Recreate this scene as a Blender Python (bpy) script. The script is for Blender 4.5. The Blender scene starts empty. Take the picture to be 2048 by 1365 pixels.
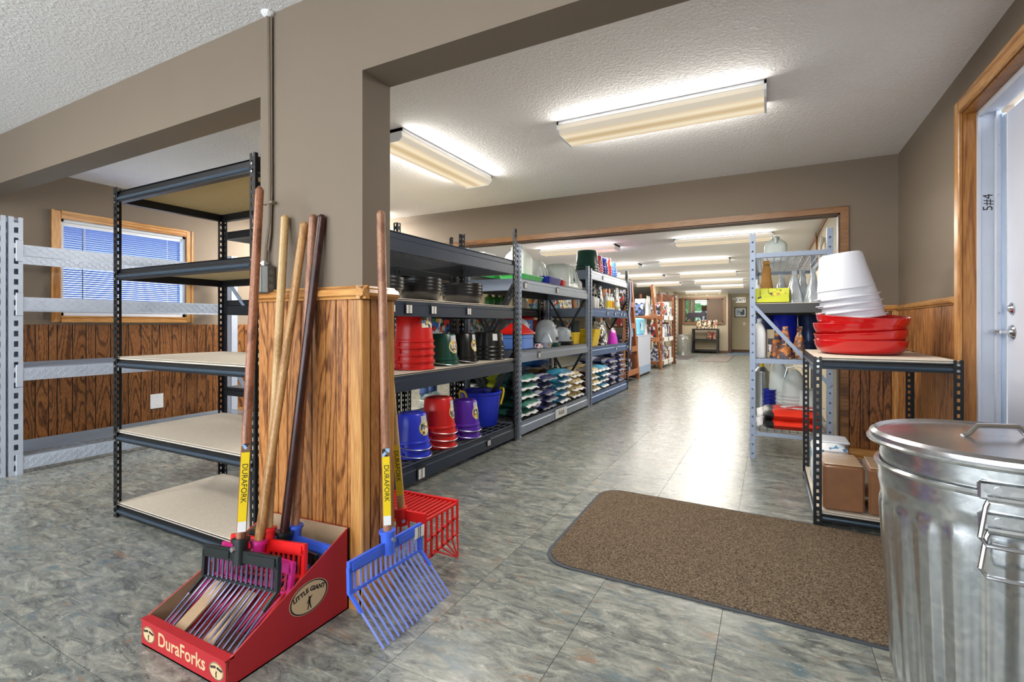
import bpy, bmesh, math, random
from mathutils import Matrix, Vector, Euler
random.seed(7)
PI = math.pi
S = bpy.context.scene
COL = S.collection
# ---------------------------------------------------------------- camera
cam = bpy.data.cameras.new('camera'); cam_o = bpy.data.objects.new('camera', cam); COL.objects.link(cam_o)
cam.sensor_width = 36.0; cam.lens = 982.5/2048*36.0; cam.shift_y = -33.8/2048
cam.clip_start = 0.05; cam.clip_end = 200
cam_o.location = (0, 0, 1.094)
cam_o.rotation_euler = (PI/2, 0, math.radians(27.612))
S.camera = cam_o
# ---------------------------------------------------------------- world, sun, exposure
w = bpy.data.worlds.new('world'); S.world = w; w.use_nodes = True
bg = w.node_tree.nodes['Background']; bg.inputs[0].default_value = (0.86, 0.93, 1.0, 1); bg.inputs[1].default_value = 7.5
S.view_settings.view_transform = 'Standard'; S.view_settings.look = 'None'
S.view_settings.exposure = 0.0; S.view_settings.gamma = 1.0
try: S.view_settings.use_curve_mapping = False
except Exception: pass
LAMP_W = 37.0      # watts of each four-foot ceiling fixture
SIDE = .15         # share of it leaving each side of the lens
LENS = .80        # emission of the fixture lens
# ---------------------------------------------------------------- helpers
class MB:
    def __init__(s): s.v = []; s.f = []; s.m = []
    def add(s, vs, fs, m=0):
        o = len(s.v); s.v += [tuple(p) for p in vs]; s.f += [tuple(i+o for i in f) for f in fs]; s.m += [m]*len(fs); return s
    def box(s, x0, x1, y0, y1, z0, z1, m=0):
        vs = [(x, y, z) for x in (x0, x1) for y in (y0, y1) for z in (z0, z1)]
        return s.add(vs, [(0,1,3,2),(4,6,7,5),(0,4,5,1),(2,3,7,6),(0,2,6,4),(1,5,7,3)], m)
    def bbox(s, x0, x1, y0, y1, z0, z1, b=.004, m=0):   # box with bevelled long edges (z axis profile)
        p = [(x0+b,y0),(x1-b,y0),(x1,y0+b),(x1,y1-b),(x1-b,y1),(x0+b,y1),(x0,y1-b),(x0,y0+b)]
        c = ((x0+x1)/2, (y0+y1)/2)
        k = lambda q: (q[0]+(b if q[0] < c[0] else -b), q[1]+(b if q[1] < c[1] else -b))
        rings = [[(*k(q), z0) for q in p], [(*q, z0+b) for q in p], [(*q, z1-b) for q in p], [(*k(q), z1) for q in p]]
        return s.rings(rings, m=m)
    def rings(s, rings, caps=True, closed=True, m=0):
        n = len(rings[0]); vs = [q for r in rings for q in r]; fs = []
        for i in range(len(rings)-1):
            for j in range(n if closed else n-1):
                a = i*n+j; b = i*n+(j+1) % n; fs.append((a, b, b+n, a+n))
        if caps and closed: fs += [tuple(range(n))[::-1], tuple(range((len(rings)-1)*n, len(rings)*n))]
        return s.add(vs, fs, m)
    def cyl(s, p0, p1, r0, r1=None, n=10, caps=True, m=0):
        r1 = r0 if r1 is None else r1; p0 = Vector(p0); p1 = Vector(p1); d = (p1-p0).normalized()
        a = d.orthogonal().normalized(); b = d.cross(a)
        R = lambda p, r: [p+(a*math.cos(2*PI*i/n)+b*math.sin(2*PI*i/n))*r for i in range(n)]
        return s.rings([R(p0, r0), R(p1, r1)], caps, m=m)
    def tube(s, pts, r, n=6, closed=False, m=0, taper=None):
        pts = [Vector(p) for p in pts]; N = len(pts); rr = []; up = None
        for i, p in enumerate(pts):
            if closed: d = pts[(i+1) % N]-pts[i-1]
            else: d = pts[min(i+1, N-1)]-pts[max(i-1, 0)]
            d.normalize()
            if up is None: a = d.orthogonal().normalized()
            else:
                a = up-d*up.dot(d); a = a.normalized() if a.length > 1e-6 else d.orthogonal().normalized()
            up = a; b = d.cross(a); q = r if taper is None else r+(taper-r)*i/(N-1)
            rr.append([p+(a*math.cos(2*PI*k/n)+b*math.sin(2*PI*k/n))*q for k in range(n)])
        if closed: rr.append(rr[0])
        return s.rings(rr, not closed, m=m)
    def lathe(s, prof, n=24, c=(0,0,0), a0=0, a1=2*PI, m=0, caps=False, sx=1, sy=1):
        full = abs(a1-a0-2*PI) < 1e-6; k = n if full else n+1
        rings = [[(c[0]+sx*r*math.cos(a0+(a1-a0)*i/n), c[1]+sy*r*math.sin(a0+(a1-a0)*i/n), c[2]+z) for i in range(k)] for r, z in prof]
        return s.rings(rings, caps, full, m)
    def loft(s, secs, n=24, c=(0,0,0), m=0, caps=True):   # sections (half_w, half_d, z, exponent[, ox, oy])
        rings = []
        for q in secs:
            hw, hd, z, e = q[:4]; ox, oy = (q[4], q[5]) if len(q) > 4 else (0, 0)
            R = []
            for i in range(n):
                t = 2*PI*(i+.5)/n; ct, st = math.cos(t), math.sin(t)
                R.append((c[0]+ox+hw*math.copysign(abs(ct)**(2/e), ct), c[1]+oy+hd*math.copysign(abs(st)**(2/e), st), c[2]+z))
            rings.append(R)
        return s.rings(rings, caps, m=m)
    def prism(s, pts, vec, m=0):
        v = Vector(vec); return s.rings([[Vector(p) for p in pts], [Vector(p)+v for p in pts]], m=m)
    def bar(s, p0, p1, w_, t_, up=(0,0,1), m=0):           # rectangular bar from p0 to p1
        p0 = Vector(p0); p1 = Vector(p1); d = (p1-p0).normalized(); u = Vector(up); a = d.cross(u)
        a = a.normalized() if a.length > 1e-5 else d.orthogonal().normalized(); b = a.cross(d)
        R = lambda p: [p+a*x*w_/2+b*y*t_/2 for x, y in ((-1,-1),(1,-1),(1,1),(-1,1))]
        return s.rings([R(p0), R(p1)], m=m)
    def xf(s, M): s.v = [tuple(M @ Vector(p)) for p in s.v]; return s

def link(o, parent=None):
    COL.objects.link(o)
    if parent is not None: o.parent = parent
    return o
def mesh_of(name, mb, mats, sharp=35):
    me = bpy.data.meshes.new(name); me.from_pydata(mb.v, [], mb.f)
    for m_ in (mats if isinstance(mats, (list, tuple)) else [mats]): me.materials.append(m_)
    if any(mb.m): me.polygons.foreach_set('material_index', mb.m)
    bm = bmesh.new(); bm.from_mesh(me); bmesh.ops.recalc_face_normals(bm, faces=bm.faces); bm.to_mesh(me); bm.free()
    me.polygons.foreach_set('use_smooth', [True]*len(me.polygons))
    try: me.set_sharp_from_angle(angle=math.radians(sharp))
    except Exception: pass
    me.update(); return me
def obj(name, mb, mats, parent=None, loc=(0,0,0), rz=0, sharp=35):
    o = bpy.data.objects.new(name, mesh_of(name, mb, mats, sharp)); o.location = loc; o.rotation_euler = (0, 0, rz)
    return link(o, parent)
def tag(o, label, cat, group=None):
    o['label'] = label; o['category'] = cat
    if group: o['group'] = group
    return o
def thing(name, label, cat, loc=(0,0,0), rz=0, group=None, rot=None):
    o = bpy.data.objects.new(name, None); o.empty_display_size = .1; o.location = loc
    o.rotation_euler = rot if rot else (0, 0, rz); link(o); return tag(o, label, cat, group)
def struct(name, mb, mat_, parent=None, sharp=35):
    o = obj(name, mb, mat_, parent, sharp=sharp)
    if parent is None: o['kind'] = 'structure'
    return o
def inst(name, me, parent, loc, rot=(0,0,0)):
    o = bpy.data.objects.new(name, me); o.location = loc; o.rotation_euler = rot; return link(o, parent)
def off(mb, x, y, z=0): mb.v = [(p[0]-x, p[1]-y, p[2]-z) for p in mb.v]; return mb
# ---------------------------------------------------------------- materials
MATS = {}
def lin(c): return tuple(((x/255)/12.92 if x/255 <= .04045 else ((x/255+.055)/1.055)**2.4) for x in c)+(1,)
def newmat(name):
    m = bpy.data.materials.new(name); m.use_nodes = True; nt = m.node_tree
    return m, nt, nt.nodes['Principled BSDF'], nt.nodes, nt.links
def M(name, col=None, rough=.5, metal=0, var=0, scale=6, bump=0, bscale=60, spec=.5, trans=0, alpha=1, coat=0, stretch=(1,1,1), emit=0, sss=0):
    if name in MATS: return MATS[name]
    m, nt, b, N, L = newmat(name); MATS[name] = m
    c = lin(col); b.inputs['Base Color'].default_value = c; b.inputs['Roughness'].default_value = rough
    b.inputs['Metallic'].default_value = metal; b.inputs['Specular IOR Level'].default_value = spec
    b.inputs['Transmission Weight'].default_value = trans; b.inputs['Alpha'].default_value = alpha; b.inputs['Coat Weight'].default_value = coat
    if sss: b.inputs['Subsurface Weight'].default_value = sss; b.inputs['Subsurface Scale'].default_value = .03
    if emit: b.inputs['Emission Color'].default_value = c; b.inputs['Emission Strength'].default_value = emit
    tc = N.new('ShaderNodeTexCoord'); mp = N.new('ShaderNodeMapping'); mp.inputs['Scale'].default_value = stretch
    L.new(tc.outputs['Object'], mp.inputs[0])
    if var:
        nz = N.new('ShaderNodeTexNoise'); nz.inputs['Scale'].default_value = scale; nz.inputs['Detail'].default_value = 5
        L.new(mp.outputs[0], nz.inputs['Vector'])
        r = N.new('ShaderNodeValToRGB'); r.color_ramp.elements[0].position = .3; r.color_ramp.elements[1].position = .72
        r.color_ramp.elements[0].color = tuple(x*(1-var) for x in c[:3])+(1,); r.color_ramp.elements[1].color = tuple(min(1, x*(1+var)) for x in c[:3])+(1,)
        L.new(nz.outputs[0], r.inputs[0]); L.new(r.outputs[0], b.inputs['Base Color'])
    if bump:
        n2 = N.new('ShaderNodeTexNoise'); n2.inputs['Scale'].default_value = bscale; n2.inputs['Detail'].default_value = 4
        L.new(mp.outputs[0], n2.inputs['Vector']); bp = N.new('ShaderNodeBump'); bp.inputs['Strength'].default_value = bump; bp.inputs['Distance'].default_value = .01
        L.new(n2.outputs[0], bp.inputs['Height']); L.new(bp.outputs[0], b.inputs['Normal'])
    return m
def ramp(N, stops):
    r = N.new('ShaderNodeValToRGB'); e = r.color_ramp.elements
    while len(e) > 1: e.remove(e[0])
    e[0].position = stops[0][0]; e[0].color = lin(stops[0][1])
    for p, c in stops[1:]: x = e.new(p); x.color = lin(c)
    return r
def wood(name, dark, mid, light, rough=.4, ringscale=9, axis='z', contrast=1.0, zs=.55):
    if name in MATS: return MATS[name]
    m, nt, b, N, L = newmat(name); MATS[name] = m
    tc = N.new('ShaderNodeTexCoord'); oi = N.new('ShaderNodeObjectInfo'); sp = N.new('ShaderNodeSeparateXYZ'); L.new(tc.outputs['Object'], sp.inputs[0])
    ad = N.new('ShaderNodeMath'); ad.operation = 'ADD'
    oth = {'z': (0, 1), 'x': (1, 2), 'y': (0, 2)}[axis]; al = {'z': 2, 'x': 0, 'y': 1}[axis]
    L.new(sp.outputs[oth[0]], ad.inputs[0]); L.new(sp.outputs[oth[1]], ad.inputs[1])
    rm = N.new('ShaderNodeMath'); rm.operation = 'MULTIPLY'; rm.inputs[1].default_value = 31.0; L.new(oi.outputs['Random'], rm.inputs[0])
    a2 = N.new('ShaderNodeMath'); a2.operation = 'ADD'; L.new(ad.outputs[0], a2.inputs[0]); L.new(rm.outputs[0], a2.inputs[1])
    zz = N.new('ShaderNodeMath'); zz.operation = 'MULTIPLY'; zz.inputs[1].default_value = .1*zs; L.new(sp.outputs[al], zz.inputs[0])
    z2 = N.new('ShaderNodeMath'); z2.operation = 'ADD'; L.new(zz.outputs[0], z2.inputs[0]); L.new(rm.outputs[0], z2.inputs[1])
    cb = N.new('ShaderNodeCombineXYZ'); L.new(a2.outputs[0], cb.inputs[0]); L.new(z2.outputs[0], cb.inputs[2])
    # broad field whose contour lines give the cathedral figure
    nz = N.new('ShaderNodeTexNoise'); nz.inputs['Scale'].default_value = ringscale; nz.inputs['Detail'].default_value = 1.0; nz.inputs['Roughness'].default_value = .35
    L.new(cb.outputs[0], nz.inputs['Vector'])
    mu = N.new('ShaderNodeMath'); mu.operation = 'MULTIPLY'; mu.inputs[1].default_value = 60*contrast; L.new(nz.outputs[0], mu.inputs[0])
    sn = N.new('ShaderNodeMath'); sn.operation = 'SINE'; L.new(mu.outputs[0], sn.inputs[0])
    fine = N.new('ShaderNodeTexNoise'); fine.inputs['Scale'].default_value = 160; fine.inputs['Detail'].default_value = 3; L.new(cb.outputs[0], fine.inputs['Vector'])
    mx = N.new('ShaderNodeMapRange'); mx.interpolation_type = 'SMOOTHSTEP'; mx.inputs['From Min'].default_value = -1; mx.inputs['From Max'].default_value = -.25; mx.inputs['To Min'].default_value = -.26; mx.inputs['To Max'].default_value = 0; L.new(sn.outputs[0], mx.inputs['Value'])
    m3 = N.new('ShaderNodeMath'); m3.operation = 'ADD'; L.new(mx.outputs[0], m3.inputs[0]); L.new(fine.outputs[0], m3.inputs[1])
    r = ramp(N, [(.16, dark), (.44, mid), (.72, light)]); L.new(m3.outputs[0], r.inputs[0])
    hs = N.new('ShaderNodeHueSaturation'); rv = N.new('ShaderNodeMapRange'); rv.inputs['To Min'].default_value = .86; rv.inputs['To Max'].default_value = 1.12
    L.new(oi.outputs['Random'], rv.inputs['Value']); L.new(rv.outputs[0], hs.inputs['Value']); L.new(r.outputs[0], hs.inputs['Color'])
    L.new(hs.outputs[0], b.inputs['Base Color']); b.inputs['Roughness'].default_value = rough
    bp = N.new('ShaderNodeBump'); bp.inputs['Strength'].default_value = .12; bp.inputs['Distance'].default_value = .004; L.new(m3.outputs[0], bp.inputs['Height']); L.new(bp.outputs[0], b.inputs['Normal'])
    return m
def floor_mat():
    m, nt, b, N, L = newmat('vinyl_slate'); 
    tc = N.new('ShaderNodeTexCoord'); oi = N.new('ShaderNodeObjectInfo'); mp = N.new('ShaderNodeMapping'); mp.inputs['Scale'].default_value = (1, 2.6, 1)
    rr = N.new('ShaderNodeMath'); rr.operation = 'MULTIPLY'; rr.inputs[1].default_value = 47; L.new(oi.outputs['Random'], rr.inputs[0])
    cb = N.new('ShaderNodeCombineXYZ'); [L.new(rr.outputs[0], cb.inputs[i]) for i in (0, 1)]
    va = N.new('ShaderNodeVectorMath'); L.new(tc.outputs['Object'], va.inputs[0]); L.new(cb.outputs[0], va.inputs[1]); L.new(va.outputs[0], mp.inputs[0])
    def nz(s, d=6, ro=.6, dist=0):
        n = N.new('ShaderNodeTexNoise'); n.inputs['Scale'].default_value = s; n.inputs['Detail'].default_value = d; n.inputs['Roughness'].default_value = ro; n.inputs['Distortion'].default_value = dist
        L.new(mp.outputs[0], n.inputs['Vector']); return n.outputs[0]
    r1 = ramp(N, [(.30, (60,64,65)), (.42, (99,103,100)), (.54, (131,134,127)), (.68, (164,164,154))]); L.new(nz(7.5, 9, .72, 1.2), r1.inputs[0])
    def mixc(a, colr, fac_socket, lo, hi):
        mr = N.new('ShaderNodeMapRange'); mr.inputs['From Min'].default_value = lo; mr.inputs['From Max'].default_value = hi; L.new(fac_socket, mr.inputs['Value'])
        mx = N.new('ShaderNodeMix'); mx.data_type = 'RGBA'; L.new(mr.outputs[0], mx.inputs[0]); L.new(a, mx.inputs[6]); mx.inputs[7].default_value = lin(colr); return mx.outputs[2]
    c = mixc(r1.outputs[0], (138,110,86), nz(6.3, 7, .7, 1.0), .59, .70)
    c = mixc(c, (88,105,112), nz(4.7, 6, .65, .8), .56, .70)
    c = mixc(c, (50,52,54), nz(14, 8, .75, 2.0), .59, .67)
    c = mixc(c, (184,187,180), nz(24, 5, .7, 1.5), .61, .70)
    L.new(c, b.inputs['Base Color'])
    rg = N.new('ShaderNodeMapRange'); rg.inputs['To Min'].default_value = .16; rg.inputs['To Max'].default_value = .36; L.new(nz(12, 4), rg.inputs['Value']); L.new(rg.outputs[0], b.inputs['Roughness'])
    bp = N.new('ShaderNodeBump'); bp.inputs['Strength'].default_value = .10; bp.inputs['Distance'].default_value = .004; L.new(nz(22, 6), bp.inputs['Height']); L.new(bp.outputs[0], b.inputs['Normal'])
    b.inputs['Specular IOR Level'].default_value = .45
    return m
def ceil_mat():
    m, nt, b, N, L = newmat('ceiling_texture'); b.inputs['Base Color'].default_value = lin((244,244,245)); b.inputs['Roughness'].default_value = .9
    g = N.new('ShaderNodeNewGeometry'); v = N.new('ShaderNodeTexNoise'); v.inputs['Scale'].default_value = 55; v.inputs['Detail'].default_value = 3; v.inputs['Distortion'].default_value = .6
    L.new(g.outputs['Position'], v.inputs['Vector']); mr = N.new('ShaderNodeMapRange'); mr.inputs['From Min'].default_value = .45; mr.inputs['From Max'].default_value = .65; L.new(v.outputs[0], mr.inputs['Value'])
    bp = N.new('ShaderNodeBump'); bp.inputs['Strength'].default_value = .32; bp.inputs['Distance'].default_value = .010; L.new(mr.outputs[0], bp.inputs['Height']); L.new(bp.outputs[0], b.inputs['Normal'])
    return m
def print_mat(name, cols, scale=14, rough=.45, seed=0, metal=0):
    """flat print: blocks of ink colours"""
    if name in MATS: return MATS[name]
    m, nt, b, N, L = newmat(name); MATS[name] = m
    tc = N.new('ShaderNodeTexCoord'); oi = N.new('ShaderNodeObjectInfo'); va = N.new('ShaderNodeVectorMath'); L.new(tc.outputs['Object'], va.inputs[0])
    rr = N.new('ShaderNodeMath'); rr.operation = 'MULTIPLY'; rr.inputs[1].default_value = 9; L.new(oi.outputs['Random'], rr.inputs[0]); cb = N.new('ShaderNodeCombineXYZ'); [L.new(rr.outputs[0], cb.inputs[i]) for i in range(3)]; L.new(cb.outputs[0], va.inputs[1])
    n = N.new('ShaderNodeTexVoronoi'); n.inputs['Scale'].default_value = scale; n.distance = 'CHEBYCHEV'; L.new(va.outputs[0], n.inputs['Vector'])
    sp = N.new('ShaderNodeSeparateColor'); L.new(n.outputs['Color'], sp.inputs[0])
    k = len(cols); r = ramp(N, [(i/k, c) for i, c in enumerate(cols)]); r.color_ramp.interpolation = 'CONSTANT'; L.new(sp.outputs[0], r.inputs[0]); L.new(r.outputs[0], b.inputs['Base Color'])
    b.inputs['Roughness'].default_value = rough; b.inputs['Metallic'].default_value = metal
    return m
def band_mat(name, stops, axis=2, noise=.06, nscale=30, rough=.4):
    """printed bands along one object axis; stops in metres"""
    if name in MATS: return MATS[name]
    m, nt, b, N, L = newmat(name); MATS[name] = m
    lo, hi = stops[0][0], stops[-1][0]+.001
    tc = N.new('ShaderNodeTexCoord'); sp = N.new('ShaderNodeSeparateXYZ'); L.new(tc.outputs['Object'], sp.inputs[0])
    nz = N.new('ShaderNodeTexNoise'); nz.inputs['Scale'].default_value = nscale; nz.inputs['Detail'].default_value = 3; L.new(tc.outputs['Object'], nz.inputs['Vector'])
    ma = N.new('ShaderNodeMath'); ma.operation = 'MULTIPLY_ADD'; ma.inputs[1].default_value = noise*2; L.new(nz.outputs[0], ma.inputs[0]); L.new(sp.outputs[axis], ma.inputs[2])
    mr = N.new('ShaderNodeMapRange'); mr.inputs['From Min'].default_value = lo+noise; mr.inputs['From Max'].default_value = hi+noise; L.new(ma.outputs[0], mr.inputs['Value'])
    r = ramp(N, [(min(1, (p-lo)/(hi-lo)), c) for p, c in stops]); r.color_ramp.interpolation = 'CONSTANT'; L.new(mr.outputs[0], r.inputs[0]); L.new(r.outputs[0], b.inputs['Base Color'])
    b.inputs['Roughness'].default_value = rough; return m
def galv_mat():
    m, nt, b, N, L = newmat('galvanized'); MATS['galvanized'] = m
    tc = N.new('ShaderNodeTexCoord'); v = N.new('ShaderNodeTexVoronoi'); v.inputs['Scale'].default_value = 70; L.new(tc.outputs['Object'], v.inputs['Vector'])
    sp = N.new('ShaderNodeSeparateColor'); L.new(v.outputs['Color'], sp.inputs[0])
    r = ramp(N, [(0, (190,194,197)), (.5, (200,204,206)), (1, (210,213,214))]); L.new(sp.outputs[0], r.inputs[0]); L.new(r.outputs[0], b.inputs['Base Color'])
    mr = N.new('ShaderNodeMapRange'); mr.inputs['To Min'].default_value = .20; mr.inputs['To Max'].default_value = .27; L.new(sp.outputs[1], mr.inputs['Value']); L.new(mr.outputs[0], b.inputs['Roughness'])
    b.inputs['Metallic'].default_value = .95; return m
FLOOR = floor_mat(); CEIL = ceil_mat(); GALV = galv_mat()
TAUPE = M('taupe_paint', (124,111,96), .75, bump=.05, bscale=120, var=.03, scale=2)
TAUPE2 = M('beige_paint', (190,178,150), .7, var=.03, scale=2)
WHITEP = M('white_paint', (215,216,220), .5)
GREYP = M('grey_enamel', (196,202,214), .35, var=.04, scale=8, bump=.03, bscale=40)
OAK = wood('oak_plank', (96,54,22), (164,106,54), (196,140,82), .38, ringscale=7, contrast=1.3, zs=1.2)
OAKD = wood('oak_plank_deep', (56,30,12), (124,78,40), (156,106,60), .4, ringscale=7, contrast=1.5, zs=1.5)  # deep oak, darkened further to carry the left room's dimness
OAKT = wood('oak_trim', (150,98,48), (190,136,76), (214,166,104), .25, ringscale=5, axis='x', contrast=.8)
OAKTY = wood('oak_trim_y', (150,98,48), (190,136,76), (214,166,104), .25, ringscale=5, axis='y', contrast=.8)
OAKTZ = wood('oak_trim_z', (150,100,50), (192,138,78), (214,168,106), .3, ringscale=5, axis='z', contrast=.8)
BLACK = M('black_steel', (22,24,28), .38, .2, var=.1, scale=20)
STEELB = M('slate_steel', (44,55,73), .38, .2, var=.06, scale=6)
GREYS = M('grey_steel', (138,150,170), .38, .25, var=.05, scale=6)
BLUES = M('blue_steel', (64,98,150), .38, .2, var=.05, scale=6)
DIAM = M('pale_steel', (192,202,218), .35, .25, var=.04, scale=10)
CHROME = M('chrome', (205,210,216), .16, 1)
ZINC = M('zinc_screw', (190,192,196), .3, .9)
PBOARD = M('particle_board', (206,196,180), .7, var=.06, scale=70)
PBOARDT = M('particle_board_raw', (190,172,132), .8, var=.08, scale=90)
WHITE = M('white_plastic', (232,234,236), .4)
MILK = M('milky_plastic', (214,224,220), .4, sss=.0)
KRAFT = M('kraft_card', (158,132,104), .8, var=.06, scale=20)
DARK = M('dark_gap', (18,18,18), .8)
TAG = band_mat('price_card', [(-.03,(232,232,232)),(-.011,(120,120,122)),(-.004,(232,232,232)),(.0,(110,110,114)),(.008,(232,232,232)),(.03,(232,232,232))], 1, .002, 90)
HOLD = M('tag_holder', (34,38,46), .4)
# ================================================================ the shell
XR, XL = .905, -5.68
FY0, FY1 = 1.405, 1.56          # dividing wall with pillar
BY0, BY1 = 4.85, 4.95           # back wall with the wide opening
mb = MB().box(-7.2, 1.3, -3.2, 9.178, -.12, -.004); mb.box(-7.2, 1.3, 9.178, 23, -.12, 0)
floor = struct('floor', mb, [FLOOR])
floor.data.materials.clear(); floor.data.materials.append(M('floor_joint', (66,70,70), .7)); floor.data.materials.append(FLOOR)
for p in floor.data.polygons: p.material_index = 1 if p.center.y > 9.17 else 0
TX, TY = .464, .468
tile_me = mesh_of('floor_tile', MB().box(-TX/2+.0009, TX/2-.0009, -TY/2+.0009, TY/2-.0009, -.004, 0), FLOOR)
for i in range(-12, 3):
    for j in range(-3, 16):
        x = -.157+TX*(i+.5); y = 1.69+TY*(j+.5)
        if x < -5.5 or x > 1.1: continue
        if y < -.2: continue
        if y < .55 and x > -1.2: continue
        inst('floor_tile', tile_me, floor, (x, y, 0))
# fill the hidden rest of the floor level with the same vinyl
rest = MB(); rest.box(-7.2, -5.6, -3.2, 9.178, -.004, -.001); rest.box(1.24, 1.3, -3.2, 9.178, -.004, -.001); rest.box(-5.6, .95, -3.2, -.2, -.004, -.001); rest.box(-1.2, .95, -.2, .6, -.004, -.0015)
obj('floor_remainder', rest, FLOOR, floor)
ceil = struct('ceiling', MB().box(-7.2, 1.3, -3.2, 4.9, 2.44, 2.56), CEIL)
obj('back_ceiling', MB().box(-7.2, 1.3, 4.95, 23, 2.30, 2.42), CEIL, ceil)
# dividing wall: pillar and two headers
mb = MB().box(-1.986, -1.383, FY0, FY1, 0, 2.44); mb.box(XL, -1.986, FY0, FY1, 2.096, 2.44); mb.box(-1.383, XR, FY0, FY1, 2.07, 2.44)
wall_front = struct('wall_front', mb, TAUPE)
# back wall with opening
OX0, OX1, OZ = -5.0, .52, 2.012
mb = MB().box(XL, OX0, BY0, BY1, 0, 2.44); mb.box(OX0, OX1, BY0, BY1, OZ, 2.44); mb.box(OX1, XR, BY0, BY1, 0, 2.44)
wall_back = struct('wall_back', mb, TAUPE)
# left wall with window hole
WY0, WY1, WZ0, WZ1 = 2.045, 3.12, 1.17, 2.05
mb = MB().box(XL-.14, XL, -3.2, WY0, 0, 2.44); mb.box(XL-.14, XL, WY1, BY1, 0, 2.44); mb.box(XL-.14, XL, WY0, WY1, 0, WZ0); mb.box(XL-.14, XL, WY0, WY1, WZ1, 2.44)
wall_left = struct('wall_left', mb, TAUPE)
# right wall with door hole
DY0, DY1, DZ = 2.40, 3.39, 2.205
mb = MB().box(XR, XR+.2, -3.2, DY0, 0, 2.44); mb.box(XR, XR+.2, DY1, BY1, 0, 2.44); mb.box(XR, XR+.2, DY0, DY1, DZ, 2.44)
wall_right = struct('wall_right', mb, TAUPE)
# unseen wall behind the camera: unglazed bays added to let daylight in
mb = MB().box(XL, XR, -3.2, -3.1, 0, .35); mb.box(XL, XR, -3.2, -3.1, 2.2, 2.44)
for x in (XL, -3.6, -1.5, XR-.12): mb.box(x, x+.12, -3.2, -3.1, .35, 2.2)
wall_rear = struct('wall_rear', mb, TAUPE)
# back room
mb = MB().box(.57, .70, BY1, 22, 0, 2.30); wall_back_right = struct('wall_back_right', mb, TAUPE2)
mb = MB().box(-7.2, -7.05, BY1, 22, 0, 2.30); wall_back_left = struct('wall_back_left', mb, TAUPE2)
# far end wall with window, and the set-back wall with the exit sign
EY = 20.1; EW = (-2.92, -1.52, 1.17, 2.06)
mb = MB().box(-7.1, EW[0], EY, EY+.12, 0, 2.3); mb.box(EW[1], -1.36, EY, EY+.12, 0, 2.3); mb.box(EW[0], EW[1], EY, EY+.12, 0, EW[2]); mb.box(EW[0], EW[1], EY, EY+.12, EW[3], 2.3)
wall_far = struct('wall_far', mb, M('far_paint', (168,156,132), .7))
wall_exit = struct('wall_exit', MB().box(-1.6, .7, 21.3, 21.4, 0, 2.3), TAUPE2)
wall_far_left = struct('wall_far_left', MB().box(-3.25, -3.13, 15.6, EY, 0, 2.3), M('far_paint', (168,156,132), .7))
# ---- wainscot planks (each board its own piece)
def planks(parent, axis, a0, a1, face, out, z0, z1, mat_, widths, g=.0019):
    """boards on a wall; axis 'x' or 'y' = running direction, face = wall plane, out = signed thickness"""
    a = a0; i = 0; cache = {}
    while a < a1-.01:
        wd = min(widths[i % len(widths)], a1-a)
        if wd < .012: break
        key = round(wd, 4)
        if key not in cache:
            m_ = MB()
            if axis == 'x': m_.bbox(-wd/2+g, wd/2-g, min(0, out), max(0, out), 0, z1-z0, .0025)
            else: m_.bbox(min(0, out), max(0, out), -wd/2+g, wd/2-g, 0, z1-z0, .0025)
            cache[key] = mesh_of('plank', m_, mat_)
        c = a+wd/2
        inst('plank', cache[key], parent, (c, face, z0) if axis == 'x' else (face, c, z0)); a += wd; i += 1
W1 = [.062, .071, .055, .083, .066, .078, .058]
obj('panel_backing', MB().box(-1.985, -1.384, FY0-.003, FY0, .0, 1.2), DARK, wall_front)
obj('panel_backing', MB().box(XR-.0015, XR, 3.462, 4.85, .0, 1.2), DARK, wall_right)
obj('panel_backing', MB().box(.58, XR, BY0-.0015, BY0, .0, 1.2), DARK, wall_back)
obj('panel_backing', MB().box(XL, XL+.0015, 1.02, 4.84, .0, 1.09), DARK, wall_left)
planks(wall_front, 'x', -1.986, -1.425, FY0-.002, -.009, .085, 1.192, OAK, W1)
planks(wall_front, 'y', 1.44, 1.53, -1.381, .009, .085, 1.192, OAK, [.05, .04])
planks(wall_right, 'y', 3.462, 4.80, XR-.0016, -.009, .085, 1.2, OAK, [.052, .046, .06, .04, .055])
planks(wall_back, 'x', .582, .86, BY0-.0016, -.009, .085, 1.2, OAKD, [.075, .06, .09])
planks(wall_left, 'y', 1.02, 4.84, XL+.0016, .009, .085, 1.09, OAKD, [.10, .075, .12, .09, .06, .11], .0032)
# rails, corner strips, baseboards
def molding_x(x0, x1, y, out, z, h=.052):    # rounded chair rail running along x
    s = 1 if out > 0 else -1; d = abs(out)
    p = [(x0, y, z), (x0, y+s*d*.55, z), (x0, y+s*d*.6, z+.008), (x0, y+s*d*.95, z+.014), (x0, y+s*d, z+.024), (x0, y+s*d*.8, z+h*.72), (x0, y+s*d*.35, z+h*.86), (x0, y+s*d*.25, z+h), (x0, y, z+h)]
    return MB().prism(p, (x1-x0, 0, 0))
def molding_y(y0, y1, x, out, z, h=.052):
    m_ = molding_x(y0, y1, x, out, z, h); m_.v = [(p[1], p[0], p[2]) for p in m_.v]; return m_
t = 1.19
struct('trim_1', molding_x(-1.992, -1.345, FY0-.002, -.036, t), OAKT)
struct('trim_2', molding_y(1.37, 1.575, -1.381, .036, t), OAKTY)
struct('trim_3', molding_y(3.462, BY0, XR, -.03, 1.2, .046), OAKTY)
struct('trim_4', molding_x(.58, XR-.002, BY0, -.03, 1.2, .046), OAKT)
struct('trim_5', MB().bbox(-1.432, -1.370, FY0-.016, FY0+.03, .0, 1.19, .004), OAKTZ)
struct('trim_6', MB().bbox(-1.384, -1.368, 1.532, 1.572, .0, 1.19, .004), OAKTZ)
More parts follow.
